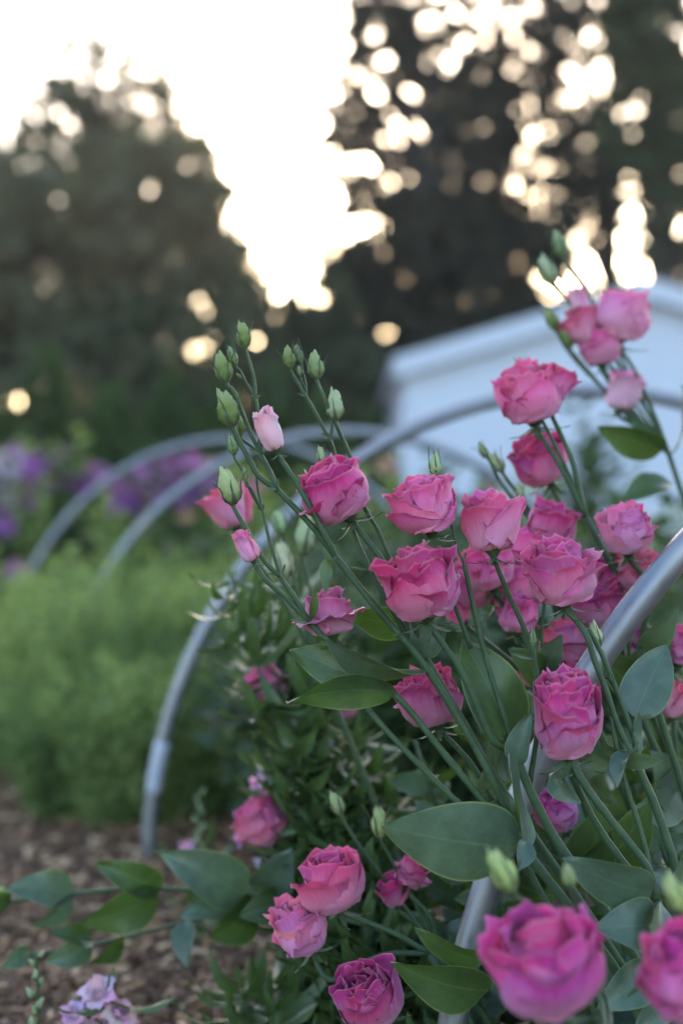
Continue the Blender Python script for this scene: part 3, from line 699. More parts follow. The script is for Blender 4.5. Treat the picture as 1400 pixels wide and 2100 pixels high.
# --- plant C: the three open blooms in the middle
D = 1.05
C = lis('lisianthus carrying three open pink blooms at the centre, one bud behind', (.30, 1.04, 0))
KC = (1052, 1540, D)
add_stem(C, [Vector((.30, 1.04, -.02)), Vector((.30, 1.04, .09)), (1375, 2090, 1.045), (1262, 1900, 1.045), (1150, 1740, 1.048), (1095, 1640, 1.05), KC], .0041, .0034)
add_stem(C, [KC, (1040, 1491, D), (994, 1346, D), (965, 1220, D), (951, 1157, D)], .0022, .0018, 'branch')
bloom_on(C, [(965, 1330, D + .012), (925, 1220, D + .014), (905, 1150, D + .012)], .0016, (872, 1042, D + .006, 134, -14, 8), 'full', PINK, .0018)
bud_on(C, [(951, 1157, D + .004), (932, 1110, D + .02), (915, 1030, D + .026)], .0011, (890, 955, D + .026, 48, -4, 0), (.40, .48, .24), sep_out=.12, sep_len=1.15)
bloom_on(C, [KC, (1011, 1520, D - .008), (977, 1446, D - .012), (940, 1369, D - .014), (893, 1300, D - .016)], .0022, (865, 1203, D - .018, 168, -10, 12), 'rose', MAG, .0026)
bloom_on(C, [(1085, 1612, D + .012), (1105, 1450, D + .014), (1085, 1320, D + .014), (1040, 1214, D + .012)], .0018, (1005, 1078, D + .01, 124, -6, -2), 'cup', (.66, .15, .33), .0022)
bracts(C, 994, 1346, D, -50, None, 30, 10); bracts(C, 951, 1157, D, 10, None, 30, 7); bracts(C, 1092, 1352, D + .014, -75, 15, 44, 9)
bud_on(C, [(1100, 1420, D + .013), (1096, 1350, D + .008)], .0011, (1092, 1310, D + .006, 34, 0, 0), (.2, .28, .12), sep_out=.3, sep_len=1.2, fat=.8)
add_leaf(C, (1046, 1512, D + .008), (946, 1309, D + .02), 140, roll=24, bend=.06, fold=.22, mat='leaf_green', nu=10)
add_leaf(C, (1058, 1566, D - .012), (1088, 1462, D - .018), 56, roll=-32, bend=.08, fold=.4)

# --- plant D: right of the pipe, two big blooms
D = 1.035
E = lis('lisianthus in front of the nearest hoop with two full pink blooms one above the other', (.335, 1.07, 0))
KD = (1300, 1560, D)
add_stem(E, [Vector((.335, 1.07, -.02)), Vector((.33, 1.06, .1)), (1440, 2050, 1.05), (1388, 1800, D), (1343, 1654, D), KD], .0040, .0030)
bloom_on(E, [KD, (1266, 1489, D), (1243, 1420, D), (1217, 1350, D), (1200, 1300, D)], .0022, (1150, 1178, D + .004, 158, -10, 12), 'rose', (.66, .12, .32), .0025)
add_stem(E, [(1318, 1590, D + .004), (1294, 1500, D + .008), (1257, 1400, D + .01), (1229, 1334, D + .01), (1205, 1290, D + .006)], .0022, .0017, 'branch')
bud_on(E, [(1257, 1400, D + .012), (1236, 1340, D + .016)], .0010, (1222, 1302, D + .016, 52, -16, 0), (.42, .5, .26), sep_out=.3, sep_len=.9, fat=.9)
bud_on(E, [(1262, 1420, D + .012), (1246, 1392, D + .014)], .0007, (1236, 1370, D + .014, 26, -12, 0), (.24, .3, .14), sep_out=.2, sep_len=1.1, fat=.7)
bracts(E, 1294, 1551, D, -30, 25, 34, 8); bracts(E, 1257, 1400, D + .01, -20, None, 22)
add_leaf(E, (1300, 1546, D + .006), (1308, 1462, D + .01), 36, roll=35, bend=-.05, fold=.4)
add_leaf(E, (1236, 1530, D + .014), (1357, 1561, D - .02), 56, roll=40, bend=.10, fold=.2)
add_leaf(E, (1290, 1540, D - .008), (1264, 1616, D - .03), 44, roll=50, bend=.22, fold=.3)
add_leaf(E, (1300, 1470, D + .03), (1366, 1322, D + .05), 104, roll=-20, bend=.06, fold=.2, mat='leaf')
F = lis('lisianthus with a single tall pink bloom on twin stems below the rose bloom', (.325, 1.02, 0))
KF = (1346, 1846, 1.02)
add_stem(F, [Vector((.325, 1.02, -.02)), Vector((.325, 1.02, .09)), (1415, 2080, 1.02), KF], .0040, .0034)
bloom_on(F, [KF, (1323, 1774, 1.02), (1257, 1689, 1.02), (1205, 1620, 1.02)], .0026, (1160, 1472, 1.02, 206, -6, 14), 'tall', (.60, .075, .27), .0031)
add_stem(F, [KF, (1290, 1785, 1.03), (1222, 1690, 1.035), (1172, 1590, 1.03)], .0030, .0024, 'branch')
add_stem(F, [KF, (1314, 1709, 1.03), (1285, 1620, 1.035), (1262, 1530, 1.035), (1252, 1470, 1.035)], .0022, .0014, 'branch')
add_leaf(F, (1334, 1834, 1.005), (1153, 1762, .985), 104, roll=-10, bend=.08, fold=.12, nu=10, nv=20)
add_leaf(F, (1135, 1585, 1.03), (1190, 1648, 1.01), 56, roll=30, bend=.20, fold=.25)
add_leaf(F, (1340, 1840, 1.0), (1398, 1750, .99), 40, roll=50, bend=.1, fold=.4)
add_leaf(F, (1350, 1900, 1.0), (1215, 1905, .98), 110, roll=25, bend=.16, fold=.2)
add_leaf(F, (1352, 1850, 1.0), (1282, 2048, .975), 86, roll=-30, bend=.18, fold=.35)
add_leaf(F, (1340, 1990, 1.01), (1220, 2070, .99), 90, roll=15, bend=.14, fold=.2)
add_leaf(F, (1380, 2010, 1.02), (1300, 2110, .99), 90, roll=-15, bend=.1, fold=.2)

# ================================================================== blurred plants behind, right
def stem_down(x, y, D, gx, gy=0.0, n=3):
    """points from the ground up to pixel (x, y, D); gx = ground x in metres"""
    top = P(x, y, D); g0 = Vector((gx, D + gy, -.02)); mid = Vector((gx * .8 + top.x * .2, D + gy * .5, top.z * .45))
    return [g0, mid, top]
def back_plant(label, D, gx, node, blooms, buds=(), leaves=(), gy=.03):
    t = lis(label, (gx, D + gy, 0)); add_stem(t, stem_down(*node, D, gx, gy), .0038, .0028)
    for (x, y, s, lean, tilt, c, kind, via) in blooms:
        bloom_on(t, node_pts([node] + via, D), .0018, (x, y, D, s, lean, tilt), kind, c, .0024)
    for (x, y, s, lean, c, via) in buds:
        bud_on(t, node_pts([node] + via, D), .0013, (x, y, D, s, lean, 0), c, .0018)
    for (b, tip, w, roll, mat) in leaves:
        add_leaf(t, (*b, D), (*tip, D - .03), w, roll=roll, mat=mat)
    return t
back_plant('tall lisianthus at the top right with pale and pink blooms above a dark green leaf', 1.42, .46, (1370, 930),
    [(1186, 618, 62, -10, 0, PALE, 'half', [(1330, 850), (1250, 720)]), (1272, 655, 118, 4, 10, LIGHT, 'full', [(1340, 850), (1300, 760)]),
     (1196, 672, 82, -20, 0, SALM, 'cup', [(1320, 870), (1240, 770)]), (1228, 718, 84, -14, 0, (.66, .12, .28), 'full', [(1330, 890), (1262, 800)]),
     (1275, 805, 84, 10, 0, PALE, 'cup', [(1345, 900)])],
    [(1148, 503, 56, -14, (.20, .28, .12), [(1330, 850), (1215, 620)]), (1122, 556, 62, -24, (.36, .46, .25), [(1310, 840), (1180, 640)]), (1132, 656, 48, -20, BUDG, [(1300, 860), (1180, 740)]), (1162, 694, 46, -20, BUDG, [(1300, 870), (1205, 760)])],
    [((1358, 920), (1222, 872), 74, -30, 'leaf_green'), ((1370, 985), (1270, 1032), 60, 35, 'leaf_green'), ((1376, 930), (1398, 790), 40, 60, 'leaf')])
back_plant('lisianthus with a wide double bloom in front of the white shed', 1.22, .40, (1200, 1060),
    [(1086, 815, 138, -12, 8, PINK, 'full', [(1150, 960)]), (1138, 790, 78, 20, 0, (.66, .14, .3), 'cup', [(1170, 940)])],
    [(1066, 750, 30, -8, BUDG, [(1160, 960), (1090, 820)])], [])
back_plant('lisianthus with a bright pink bloom just below the wide double bloom', 1.26, .36, (1190, 1150),
    [(1104, 946, 124, -30, 14, (.60, .07, .25), 'rose', [(1160, 1060)])],
    [(1020, 950, 46, -30, (.34, .40, .20), [(1130, 1100), (1060, 1010)]), (990, 925, 34, -36, (.28, .34, .16), [(1130, 1110), (1040, 1010)]), (1064, 1010, 36, -10, (.40, .46, .26), [(1130, 1100)])], [])
back_plant('lisianthus with a magenta bloom and a half-hidden one behind the rose bloom', 1.22, .30, (1150, 1300),
    [(1128, 1082, 116, 8, 10, (.55, .05, .2), 'rose', [(1150, 1200)]), (1085, 1130, 112, -10, 0, PINK, 'full', [(1130, 1210)])], [(1075, 1100, 30, -4, BUDG, [(1120, 1200)])], [])
back_plant('lisianthus with a light pink cup bloom left of the pipe', 1.16, .33, (1310, 1330),
    [(1284, 1092, 114, -6, 10, (.70, .16, .36), 'full', [(1330, 1210)])], [], [((1312, 1330), (1390, 1240), 60, 20, 'leaf')])
back_plant('lisianthus with a dark magenta bloom tucked behind the pipe', 1.24, .42, (1330, 1400),
    [(1258, 1200, 122, 6, 6, DARK, 'rose', [(1310, 1310)]), (1330, 1330, 80, 10, 0, (.30, .05, .24), 'full', [(1345, 1390)])], [], [])
back_plant('lisianthus with a row of small pink blooms seen between the centre stems', 1.20, .26, (1140, 1480),
    [(985, 1190, 122, -40, 0, (.66, .12, .33), 'full', [(1080, 1330)]), (1052, 1210, 118, 10, 0, PINK, 'full', [(1095, 1350)]), (940, 1255, 60, -30, 0, MAG, 'cup', [(1060, 1370)]),
     (1160, 1318, 112, 4, -4, (.62, .14, .3), 'wilt', [(1150, 1420)]), (1090, 1382, 60, -20, 0, SALM, 'cup', [(1120, 1440)])], [], [])
back_plant('lisianthus with a deep pink bloom showing behind the crossing centre stems', 1.10, .22, (1010, 1640),
    [(885, 1435, 138, -14, 4, (.60, .07, .24), 'rose', [(960, 1560)])], [], [((1000, 1620), (1010, 1490), 90, 30, 'leaf')])
back_plant('lisianthus with a deep magenta bloom and a coral one crowded against the pipe', 1.19, .36, (1290, 1420),
    [(1222, 1248, 112, -10, 6, DARK, 'rose', [(1262, 1350)]), (1312, 1178, 100, 12, 0, (.66, .13, .24), 'full', [(1318, 1290)]), (1395, 1330, 90, 10, 0, (.5, .06, .22), 'full', [(1350, 1390)])], [(1255, 1130, 34, -8, BUDG, [(1285, 1280)])], [((1290, 1410), (1215, 1340), 80, 20, 'leaf_green'), ((1295, 1400), (1380, 1310), 80, -20, 'leaf')])
back_plant('lisianthus with two bright pink blooms filling the gap between the centre blooms', 1.17, .26, (1120, 1400),
    [(1000, 1165, 112, -16, 6, PINK, 'full', [(1060, 1290)]), (1062, 1262, 96, 4, 0, (.70, .10, .30), 'rose', [(1095, 1350)]), (1190, 1400, 84, 14, 0, (.60, .08, .26), 'full', [(1160, 1440)])], [(1115, 1225, 32, 0, BUDG, [(1110, 1310)])], [((1115, 1390), (1040, 1330), 70, 10, 'leaf_green'), ((1120, 1385), (1150, 1300), 60, -25, 'leaf')])
back_plant('lisianthus with a coral pink bloom and broad leaves right of the pipe', 1.20, .42, (1390, 1620),
    [(1372, 1440, 74, -10, 0, SALM, 'cup', [(1385, 1540)])], [], [((1390, 1640), (1330, 1540), 100, 20, 'leaf'), ((1395, 1600), (1300, 1680), 120, -20, 'leaf')])
back_plant('lisianthus with a shaded purple-pink bloom low behind the pipe', 1.17, .30, (1210, 1800),
    [(1142, 1668, 92, -24, 10, (.46, .07, .28), 'full', [(1190, 1740)]), (1040, 1670, 60, -10, 0, MAG, 'cup', [(1100, 1740)])], [], [((1220, 1790), (1330, 1640), 120, 10, 'leaf_green'), ((1200, 1800), (1240, 1650), 110, -20, 'leaf_green')])
back_plant('lisianthus with drooping crimson blooms in the dark between leaves', 1.17, .16, (900, 1960),
    [(842, 1790, 70, 30, 0, (.56, .05, .2), 'wilt', [(880, 1880)]), (806, 1832, 62, -14, 10, (.52, .05, .22), 'cup', [(860, 1900)])], [(692, 1650, 52, -20, (.34, .42, .16), [(830, 1860), (740, 1740)]), (778, 1690, 66, -6, (.36, .44, .16), [(850, 1850), (800, 1760)])], [])
back_plant('lisianthus with a small coral bloom half hidden by the bud spray', 1.30, .08, (640, 1330),
    [(474, 1042, 96, -16, 0, (.76, .20, .28), 'cup', [(560, 1200)])],
    [(574, 1075, 52, -14, (.34, .44, .2), [(610, 1220)]), (625, 1100, 84, 6, (.44, .52, .28), [(636, 1220)]), (578, 1155, 84, -8, (.62, .56, .38), [(620, 1260)])], [])
back_plant('lisianthus low on the left with two faded pink blooms in dark foliage', 1.38, .06, (640, 1560),
    [(545, 1405, 84, -30, 0, (.66, .2, .34), 'wilt', [(600, 1490)]), (710, 1450, 50, 0, 0, MAG, 'cup', [(670, 1510)])], [], [])
back_plant('lisianthus with a rounded pink bloom nodding over the mulch', 1.36, .10, (700, 1900),
    [(540, 1688, 112, -34, 10, (.70, .17, .36), 'full', [(640, 1790)])], [], [])

# lower left, close to focus
back_plant('lisianthus with two touching pink blooms low beside the mulch path', 1.13, .14, (880, 1955),
    [(681, 1815, 132, -14, 12, PINK, 'full', [(800, 1910)]), (617, 1905, 126, -22, 18, LIGHT, 'rose', [(780, 1960), (680, 2010)])], [], [], gy=.0)
back_plant('lisianthus with a deep pink many-petalled bloom at the lowest edge of the bed', 1.07, .12, (900, 2160),
    [(756, 2045, 148, -16, 26, (.54, .06, .25), 'rose', [(830, 2130)])], [], [((1000, 2032), (800, 1972), 108, -12, 'leaf_green'), ((990, 1968), (850, 1905), 62, -20, 'leaf_green')], gy=.0)

# foreground, very blurred
FG = back_plant('big out-of-focus pink lisianthus bloom standing closest, green bud above it', .80, .19, (1250, 2180),
    [(1118, 1985, 236, -10, 16, (.66, .09, .33), 'rose', [(1200, 2120)])], [(1030, 1790, 96, -28, (.44, .50, .16), [(1235, 2030, .87), (1110, 1880, .83)]), (1166, 1800, 50, -10, (.34, .38, .14), [(1220, 1990, .88)])], [], gy=-.02)
back_plant('out-of-focus pink lisianthus bloom cut by the right edge, bud leaning above', .78, .25, (1450, 2200),
    [(1412, 2010, 200, -6, 14, (.68, .10, .35), 'full', [(1440, 2130)])], [(1385, 1838, 88, -30, (.44, .50, .16), [(1440, 2000)])], [], gy=-.02)

# ================================================================== filler lisianthus foliage in the bed
def filler(label, px, D, top_y, seed, spread=60, n=9, mat='leaf', lw=80):
    rnd = random.Random(seed); gx = (px - 700) / FPX * D + .06
    t = lis(label, (gx, D, 0), 'leafy lisianthus without open blooms'); top = P(px, top_y, D)
    pts = [Vector((gx, D, -.02)), Vector((gx - .01, D, top.z * .5)), top]; add_stem(t, pts, .0036, .0018); q = catmull(pts, 8)
    for k in range(n):
        i = int(4 + (len(q) - 5) * k / n); b = q[i]
        for s in (0, math.pi):
            a = k * 1.57 + s + rnd.uniform(-.3, .3); L = rnd.uniform(.05, .085) * (1 - .4 * k / n)
            tip = b + Vector((math.cos(a) * L * .8, math.sin(a) * L * .8, L * rnd.uniform(.1, .8)))
            vv, ff, uv = leaf_geo(b, tip, L * rnd.uniform(.42, .58), rnd.uniform(-60, 60), rnd.uniform(-.05, .18), rnd.uniform(.1, .35), seed=k + seed, nu=6, nv=10)
            obj('leaf', mesh('leaf', [v - t.location for v in vv], ff, M[mat], uv), t)
for i, (px, D, ty) in enumerate([(960, 1.28, 1420), (1050, 1.32, 1330), (1150, 1.3, 1480), (1250, 1.28, 1450), (1350, 1.3, 1300), (1400, 1.28, 1550), (1100, 1.22, 1650), (1200, 1.24, 1600), (1320, 1.18, 1640),
                                 (1000, 1.2, 1800), (900, 1.26, 1640), (1120, 1.16, 1850), (850, 1.3, 1520), (980, 1.4, 1240), (1130, 1.45, 1150), (1260, 1.5, 1180), (1390, 1.15, 1750), (1240, 1.12, 1900), (1060, 1.12, 1990), (880, 1.22, 1870), (1330, 1.1, 1960), (800, 1.36, 1750)]):
    filler('leafy bloomless lisianthus stem filling the bed behind the pink blooms', px, D, ty, 300 + i, mat='leaf' if i % 3 else 'leaf_green')

# ================================================================== snapdragons
SNAP = {}
def snap_leaf_mesh(k):
    if k not in SNAP:
        rnd = random.Random(k + 900); L = .05
        vv, ff, uv = leaf_geo(Vector((0, 0, 0)), Vector((L, 0, L * rnd.uniform(-.2, .4))), .0115, 90 + rnd.uniform(-20, 20), rnd.uniform(.05, .22), .3, seed=k, nu=4, nv=8, narrow=True)
        SNAP[k] = mesh('leaf', vv, ff, M['snap_leaf'], uv)
    return SNAP[k]
def snapdragon(label, px, D, top_y, seed, n=46, lean=0, florets=(), tip_buds=0, group='snapdragons along the edge of the bed', leaf_top=.93, lscale=1.0, bcol=(.30, .36, .18)):
    rnd = random.Random(seed); top = P(px, top_y, D); gx = top.x + lean
    t = thing('snapdragon_plant', label, 'flower', (gx, D, 0), group)
    pts = [Vector((gx, D, -.02)), Vector((gx - lean * .3, D + rnd.uniform(-.02, .02), top.z * .5)), top]; add_stem(t, pts, .0024, .0011); q = catmull(pts, 24)
    for k in range(n):
        i = int((len(q) - 1) * (.12 + (leaf_top - .12) * k / n)); o = obj('leaf', snap_leaf_mesh(rnd.randrange(8)), t)
        o.location = q[i] - t.location; o.rotation_euler = (rnd.uniform(-.4, .4), rnd.uniform(-.9, .35), k * 2.4 + rnd.uniform(-.4, .4)); s = rnd.uniform(.7, 1.25) * lscale; o.scale = (s, s, s)
    for k in range(tip_buds):
        a = k * 2.4; p = top + Vector((math.cos(a) * .0045, math.sin(a) * .0045, -.003 - .0085 * k))
        pxl = 700 + p.x / p.y * FPX; pyl = 1050 - (p.z - CAM_H) / p.y * FPX
        add_bud(t, pxl, pyl, p.y, 26 / p.y * (1 + .06 * k), 40 * math.cos(a), 30 * math.sin(a), bcol, sep_out=.1, sep_len=.6)
    for (x, y, s, lean_, tilt, c) in florets:
        base = add_bloom(t, x, y, D, s, lean_, tilt, c, 'snap', 'floret', sub=False)
        g = min(q, key=lambda p: (p - base).length); add_stem(t, [g, g.lerp(base, .5) + Vector((0, 0, .003)), base], .001, .001, 'pedicel')
    return t
snapdragon('snapdragon with ruffled pale lilac florets low over the mulch', 225, 1.24, 2000, 400, 14, -.01,
    [(205, 2040, 80, -14, 40, LILAC), (160, 2085, 70, -50, 40, (.70, .44, .62)), (240, 2080, 80, 40, 40, LILAC), (205, 2110, 90, 0, 50, (.78, .54, .64))], 0)
snapdragon('thin budding snapdragon spike beside the lilac florets', 74, 1.24, 1950, 401, 6, .005, (), 8, leaf_top=.6)
snapdragon('snapdragon spike of green buds with mauve florets, behind the fallen stems', 408, 1.75, 1620, 402, 20, .0, [(385, 1740, 40, -30, 20, LILAC), (410, 1800, 40, 10, 20, LILAC)], 9, leaf_top=.7)
snapdragon('snapdragon with white-lilac florets under the nodding pink bloom', 545, 1.42, 1600, 403, 40, .05,
    [(545, 1590, 52, 20, 20, (.78, .68, .84)), (530, 1610, 44, -50, 20, LILAC), (500, 1725, 40, -60, 10, (.5, .22, .6)), (545, 1780, 60, 10, 20, (.74, .64, .8)), (575, 1800, 46, 40, 20, LILAC)], 6)
spots = [(470, 1.36, 1170, .10), (520, 1.42, 1230, .08), (560, 1.40, 1290, .06), (600, 1.45, 1350, .05), (640, 1.38, 1390, .05), (575, 1.50, 1200, .08), (690, 1.42, 1480, .04), (600, 1.36, 1520, .06), (740, 1.40, 1560, .03), (660, 1.34, 1640, .04),
         (720, 1.32, 1700, .04), (800, 1.36, 1600, .02), (620, 1.40, 1740, .05), (780, 1.30, 1780, .02), (690, 1.30, 1870, .03), (540, 1.34, 2000, .02), (500, 1.30, 2030, .0), (760, 1.24, 1890, .02), (830, 1.26, 1930, .0), (560, 1.28, 2060, .0), (870, 1.22, 2010, .0)]
for i, (px, D, ty, le) in enumerate(spots):
    snapdragon('bloomless leafy snapdragon stem among the narrow foliage left of the pink blooms', px, D, ty, 420 + i, 95 if ty < 1950 else 34, le, (), 4 if i % 3 == 0 else 0, 'leafy snapdragon stems', 1.0, 1.15)

# ================================================================== fallen stems over the path
D = 1.34
G1 = thing('lisianthus_plant', 'fallen leafy lisianthus stems lying sideways across the mulch path', 'flower', (.02, 1.36, 0), None)
add_stem(G1, [Vector((.03, 1.36, -.02)), Vector((.02, 1.36, .10)), (640, 1840, D), (500, 1836, D), (330, 1822, D), (150, 1832, D), (-20, 1856, D)], .0030, .0020)
add_stem(G1, [(640, 1846, D), (500, 1864, D + .02), (380, 1892, D + .02), (190, 1938, D), (20, 1965, D)], .0024, .0015, 'branch')
for b, tp, w, rl, m_ in [((330, 1822), (192, 1768), 84, 10, 'leaf_green'), ((325, 1832), (158, 1895), 112, -10, 'leaf_green'), ((505, 1838), (328, 1748), 130, 15, 'leaf'), ((520, 1850), (430, 1925), 140, -20, 'leaf_green'), ((600, 1846), (490, 1880), 100, 10, 'leaf_green'),
                        ((150, 1832), (12, 1822), 92, 20, 'leaf'), ((150, 1838), (60, 1900), 70, -25, 'leaf'), ((190, 1938), (90, 1972), 70, 0, 'leaf'), ((190, 1930), (98, 1915), 60, 30, 'leaf_green'), ((255, 1925), (180, 1975), 60, -20, 'leaf_green'), ((380, 1890), (385, 1986), 66, 10, 'leaf'), ((480, 1860), (362, 1880), 66, 20, 'leaf'),
                        ((20, 1850), (-60, 1830), 60, 0, 'leaf_green'), ((60, 1950), (0, 1985), 50, 0, 'leaf'), ((540, 1835), (600, 1740), 110, 0, 'leaf')]:
    add_leaf(G1, (*b, D - .002), (*tp, D - .03), w * .82, roll=rl * 1.6, bend=.12, fold=.25, mat=m_, wave=.03)
add_bud(G1, 0, 1830, D, 50, -80, 0, (.4, .44, .16))

# ================================================================== feathery greenery
def feathery(px, D, top_y, seed, w=.16, n=46):
    rnd = random.Random(seed); x0 = (px - 700) / FPX * D; h = P(px, top_y, D).z
    t = thing('feathery_plant', 'soft feathery green plant in the drift beside the second hoop', 'plant', (x0, D, 0), 'feathery green plants in a drift')
    g = Geo(); sg = Geo()
    for s in range(n):
        a = rnd.uniform(0, 6.28); hh = h * rnd.uniform(.55, 1.05); rr = w * rnd.uniform(.2, 1.1) * (hh / h)
        pts = [Vector((math.cos(a) * .02, math.sin(a) * .02, 0)), Vector((math.cos(a) * rr * .6, math.sin(a) * rr * .6, hh * .5)), Vector((math.cos(a) * rr, math.sin(a) * rr, hh))]
        c = catmull(pts, 7); tube(sg, c, .0018, .0006, 4, False)
        for k in range(2, len(c)):
            for _ in range(13):
                p = c[k] + Vector((rnd.gauss(0, .012), rnd.gauss(0, .012), rnd.gauss(0, .015))); d = Vector((rnd.gauss(0, 1), rnd.gauss(0, 1), abs(rnd.gauss(.3, .8)))).normalized()
                b = d.cross(Vector((rnd.gauss(0, 1), rnd.gauss(0, 1), rnd.gauss(0, 1)))).normalized() * .0016; L = rnd.uniform(.012, .03)
                g.add([p - b, p + b, p + d * L], [(0, 1, 2)])
    obj('stem', sg.mesh('stem', M['stem']), t); f = obj('foliage', g.mesh('foliage', M['feather' if seed % 3 else 'feather_dark'], False), t); f['kind'] = 'stuff'
for i, (px, D, ty) in enumerate([(120, 2.7, 1290), (230, 2.6, 1270), (330, 2.75, 1230), (430, 2.8, 1260), (520, 2.7, 1290), (60, 3.0, 1240), (160, 3.1, 1210), (270, 3.15, 1190), (370, 3.2, 1190), (470, 3.1, 1190), (570, 3.0, 1210),
                                 (210, 2.45, 1420), (320, 2.45, 1400), (430, 2.5, 1420), (530, 2.5, 1400), (0, 2.95, 1310), (120, 2.5, 1460), (20, 3.3, 1260), (560, 3.5, 1150)]):
    feathery(px, D, ty - 45, 500 + i)

# ================================================================== purple flower bed behind
def purple_plant(px, D, top_y, seed, blooms, label, group, mat='leaf_green'):
    rnd = random.Random(seed); x0 = (px - 700) / FPX * D; h = P(px, top_y, D).z
    t = thing('leafy_plant' if not blooms else 'garden_flower_plant', label, 'flower' if blooms else 'plant', (x0, D, 0), group); g = Geo(); sg = Geo()
    for s in range(16):
        a = rnd.uniform(0, 6.28); hh = h * rnd.uniform(.6, 1.05); rr = .16 * rnd.uniform(.2, 1.1)
        c = catmull([Vector((0, 0, -.01)), Vector((math.cos(a) * rr * .6, math.sin(a) * rr * .6, hh * .5)), Vector((math.cos(a) * rr, math.sin(a) * rr, hh))], 8); tube(sg, c, .003, .0012, 5, False)
        for k in range(1, len(c)):
            for _ in range(4):
                b = c[k]; aa = rnd.uniform(0, 6.28); L = rnd.uniform(.03, .07)
                d = Vector((math.cos(aa), math.sin(aa), rnd.uniform(-.2, .9))).normalized() * L; n_ = d.cross(Vector((rnd.gauss(0, 1), rnd.gauss(0, 1), rnd.gauss(0, 1)))).normalized() * L * .22
                g.add([b, b + d * .5 + n_, b + d, b + d * .5 - n_], [(0, 1, 2, 3)])
    obj('stem', sg.mesh('stem', M['stem']), t); obj('foliage', g.mesh('foliage', M['midgreen'] if seed % 2 == 0 and seed >= 700 else M['shrub'] if seed % 2 else M['feather'], False), t)
    for (x, y, s, c) in blooms:
        base = add_bloom(t, x, y, D, s, rnd.uniform(-30, 30), rnd.uniform(0, 40), c, 'wilt' if s < 50 else 'full', sub=False)
        top = Vector((x0, D, base.z * .55)); add_stem(t, [top, top.lerp(base, .6) + Vector((0, 0, .02)), base], .002, .0016, 'branch')
GP = 'purple flowering plants in the far bed'
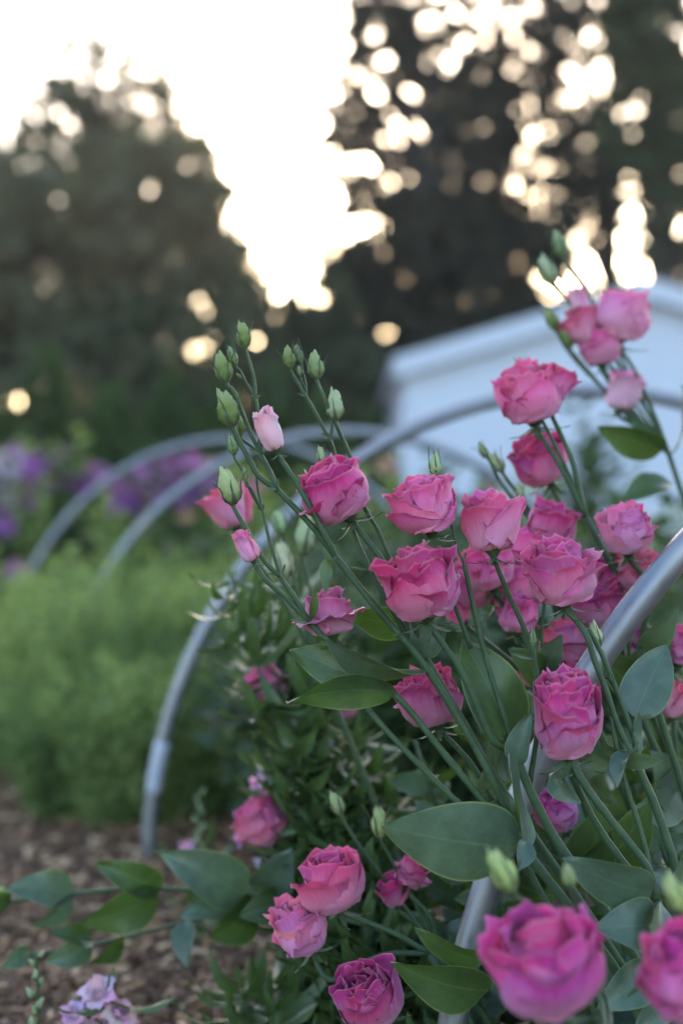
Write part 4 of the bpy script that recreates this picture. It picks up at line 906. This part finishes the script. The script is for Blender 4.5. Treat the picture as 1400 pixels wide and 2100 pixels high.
for i, (px, D, ty, bl, lab) in enumerate([
    (60, 5.6, 930, [(75, 960, 60, (.34, .13, .40)), (50, 985, 56, MAUVE), (95, 945, 40, MAUVE), (30, 935, 44, MAUVE), (128, 975, 44, (.42, .2, .42)), (62, 1030, 40, MAUVE)], 'leafy plant topped by a clump of mauve blooms left of the farthest hoop'),
    (170, 5.2, 950, [(160, 1005, 60, (.32, .09, .34)), (118, 1000, 36, MAUVE), (192, 972, 40, MAUVE)], 'leafy plant with a reddish purple bloom just outside the farthest hoop'),
    (265, 4.9, 1000, [(258, 1040, 72, PURP), (245, 1005, 44, MAUVE), (290, 975, 40, MAUVE), (305, 1015, 38, (.42, .18, .46)), (225, 985, 34, MAUVE)], 'leafy plant with a large violet bloom seen between two hoops'),
    (385, 4.6, 990, [(382, 1018, 66, (.20, .05, .34)), (350, 960, 40, MAUVE), (395, 950, 44, (.5, .24, .45)), (430, 990, 40, MAUVE), (335, 985, 36, (.4, .16, .4))], 'leafy plant with a dark violet bloom inside the third hoop'),
    (40, 4.2, 1130, [(36, 1178, 54, MAUVE), (10, 1080, 40, PURP)], 'leafy plant with a dusty mauve pompom beside the path'),
    (-10, 5.0, 960, [(5, 965, 70, (.72, .78, .70)), (8, 1020, 50, (.66, .74, .66)), (-5, 1060, 50, PURP)], 'pale white-flowered plant at the far edge of the purple bed'),
    (470, 5.2, 950, [(440, 960, 40, (.5, .22, .4)), (520, 1000, 36, (.6, .2, .3))], 'leafy plant with dull pink blooms behind the bud spray'),
    (330, 6.2, 930, [(300, 950, 40, MAUVE), (350, 945, 36, MAUVE)], 'leafy plant with small mauve blooms deep in the far bed'),
    (120, 6.4, 900, [(130, 930, 30, MAUVE)], 'tall yellowish leafy plant at the back of the purple bed'),
    (400, 3.9, 1080, [(384, 1062, 32, (.40, .24, .06))], 'spent yellow-orange flower on a pale stem inside the third hoop'),
    (560, 5.6, 960, [], 'bloomless leafy plant below the farthest hoop crest'), (680, 5.4, 970, [], 'bloomless leafy plant beside the second hoop crest'),
    (800, 5.0, 970, [(790, 960, 40, (.55, .25, .2))], 'leafy plant with a coral bloom under the second hoop'), (930, 4.6, 940, [(1000, 1010, 34, (.6, .3, .25))], 'leafy plant rising in front of the shed wall'),
    (1060, 4.4, 970, [], 'bloomless leafy plant left of the shed middle'), (1190, 4.6, 990, [(1340, 1000, 34, (.6, .3, .25))], 'leafy plant with a peach bloom in front of the shed'), (1330, 4.2, 1020, [], 'bloomless leafy plant under the second hoop at the right'), (1180, 4.0, 870, [], 'thin tall leafy plant against the white shed')]):
    purple_plant(px, D, ty, 600 + i, bl, lab, GP)
for i, (px, D, ty) in enumerate([(640, 2.7, 1230), (700, 3.0, 1130), (780, 2.6, 1190), (860, 3.0, 1110), (930, 2.5, 1150), (1010, 2.9, 1060), (1090, 2.5, 1130), (1180, 2.9, 1080), (1260, 2.5, 1110), (1350, 2.8, 1060), (640, 3.6, 1100), (740, 3.8, 1060), (860, 3.7, 1040), (590, 2.2, 1340), (690, 2.2, 1290), (800, 2.1, 1280), (900, 2.1, 1260), (1040, 2.1, 1240), (1180, 2.1, 1220), (1320, 2.1, 1200)]):
    purple_plant(px, D, ty, 700 + 2 * i + (i % 3 == 0), [], 'bloomless leafy green plant in the bed between the second and third hoops', 'leafy green plants in the middle of the bed')

# ================================================================== haze added to lift the darks and glow like lens flare
def make_haze():
    g = Geo(); g.box((-420, -410, -1), (420, 420, 14)); me = g.mesh('haze', None, False)
    m, nt, b = newmat('flare_haze'); nt.nodes.remove(b)
    v = nd(nt, 'ShaderNodeVolumePrincipled'); v.inputs['Color'].default_value = (.92, .90, .88, 1); v.inputs['Density'].default_value = HAZE; v.inputs['Anisotropy'].default_value = .55
    nt.links.new(v.outputs[0], nt.nodes['Material Output'].inputs['Volume']); me.materials.append(m)
    o = obj('haze', me); o['kind'] = 'stuff'; tag(o, 'thin haze added in the garden air, standing in for lens flare', 'haze')
HAZE = .0006
make_haze()
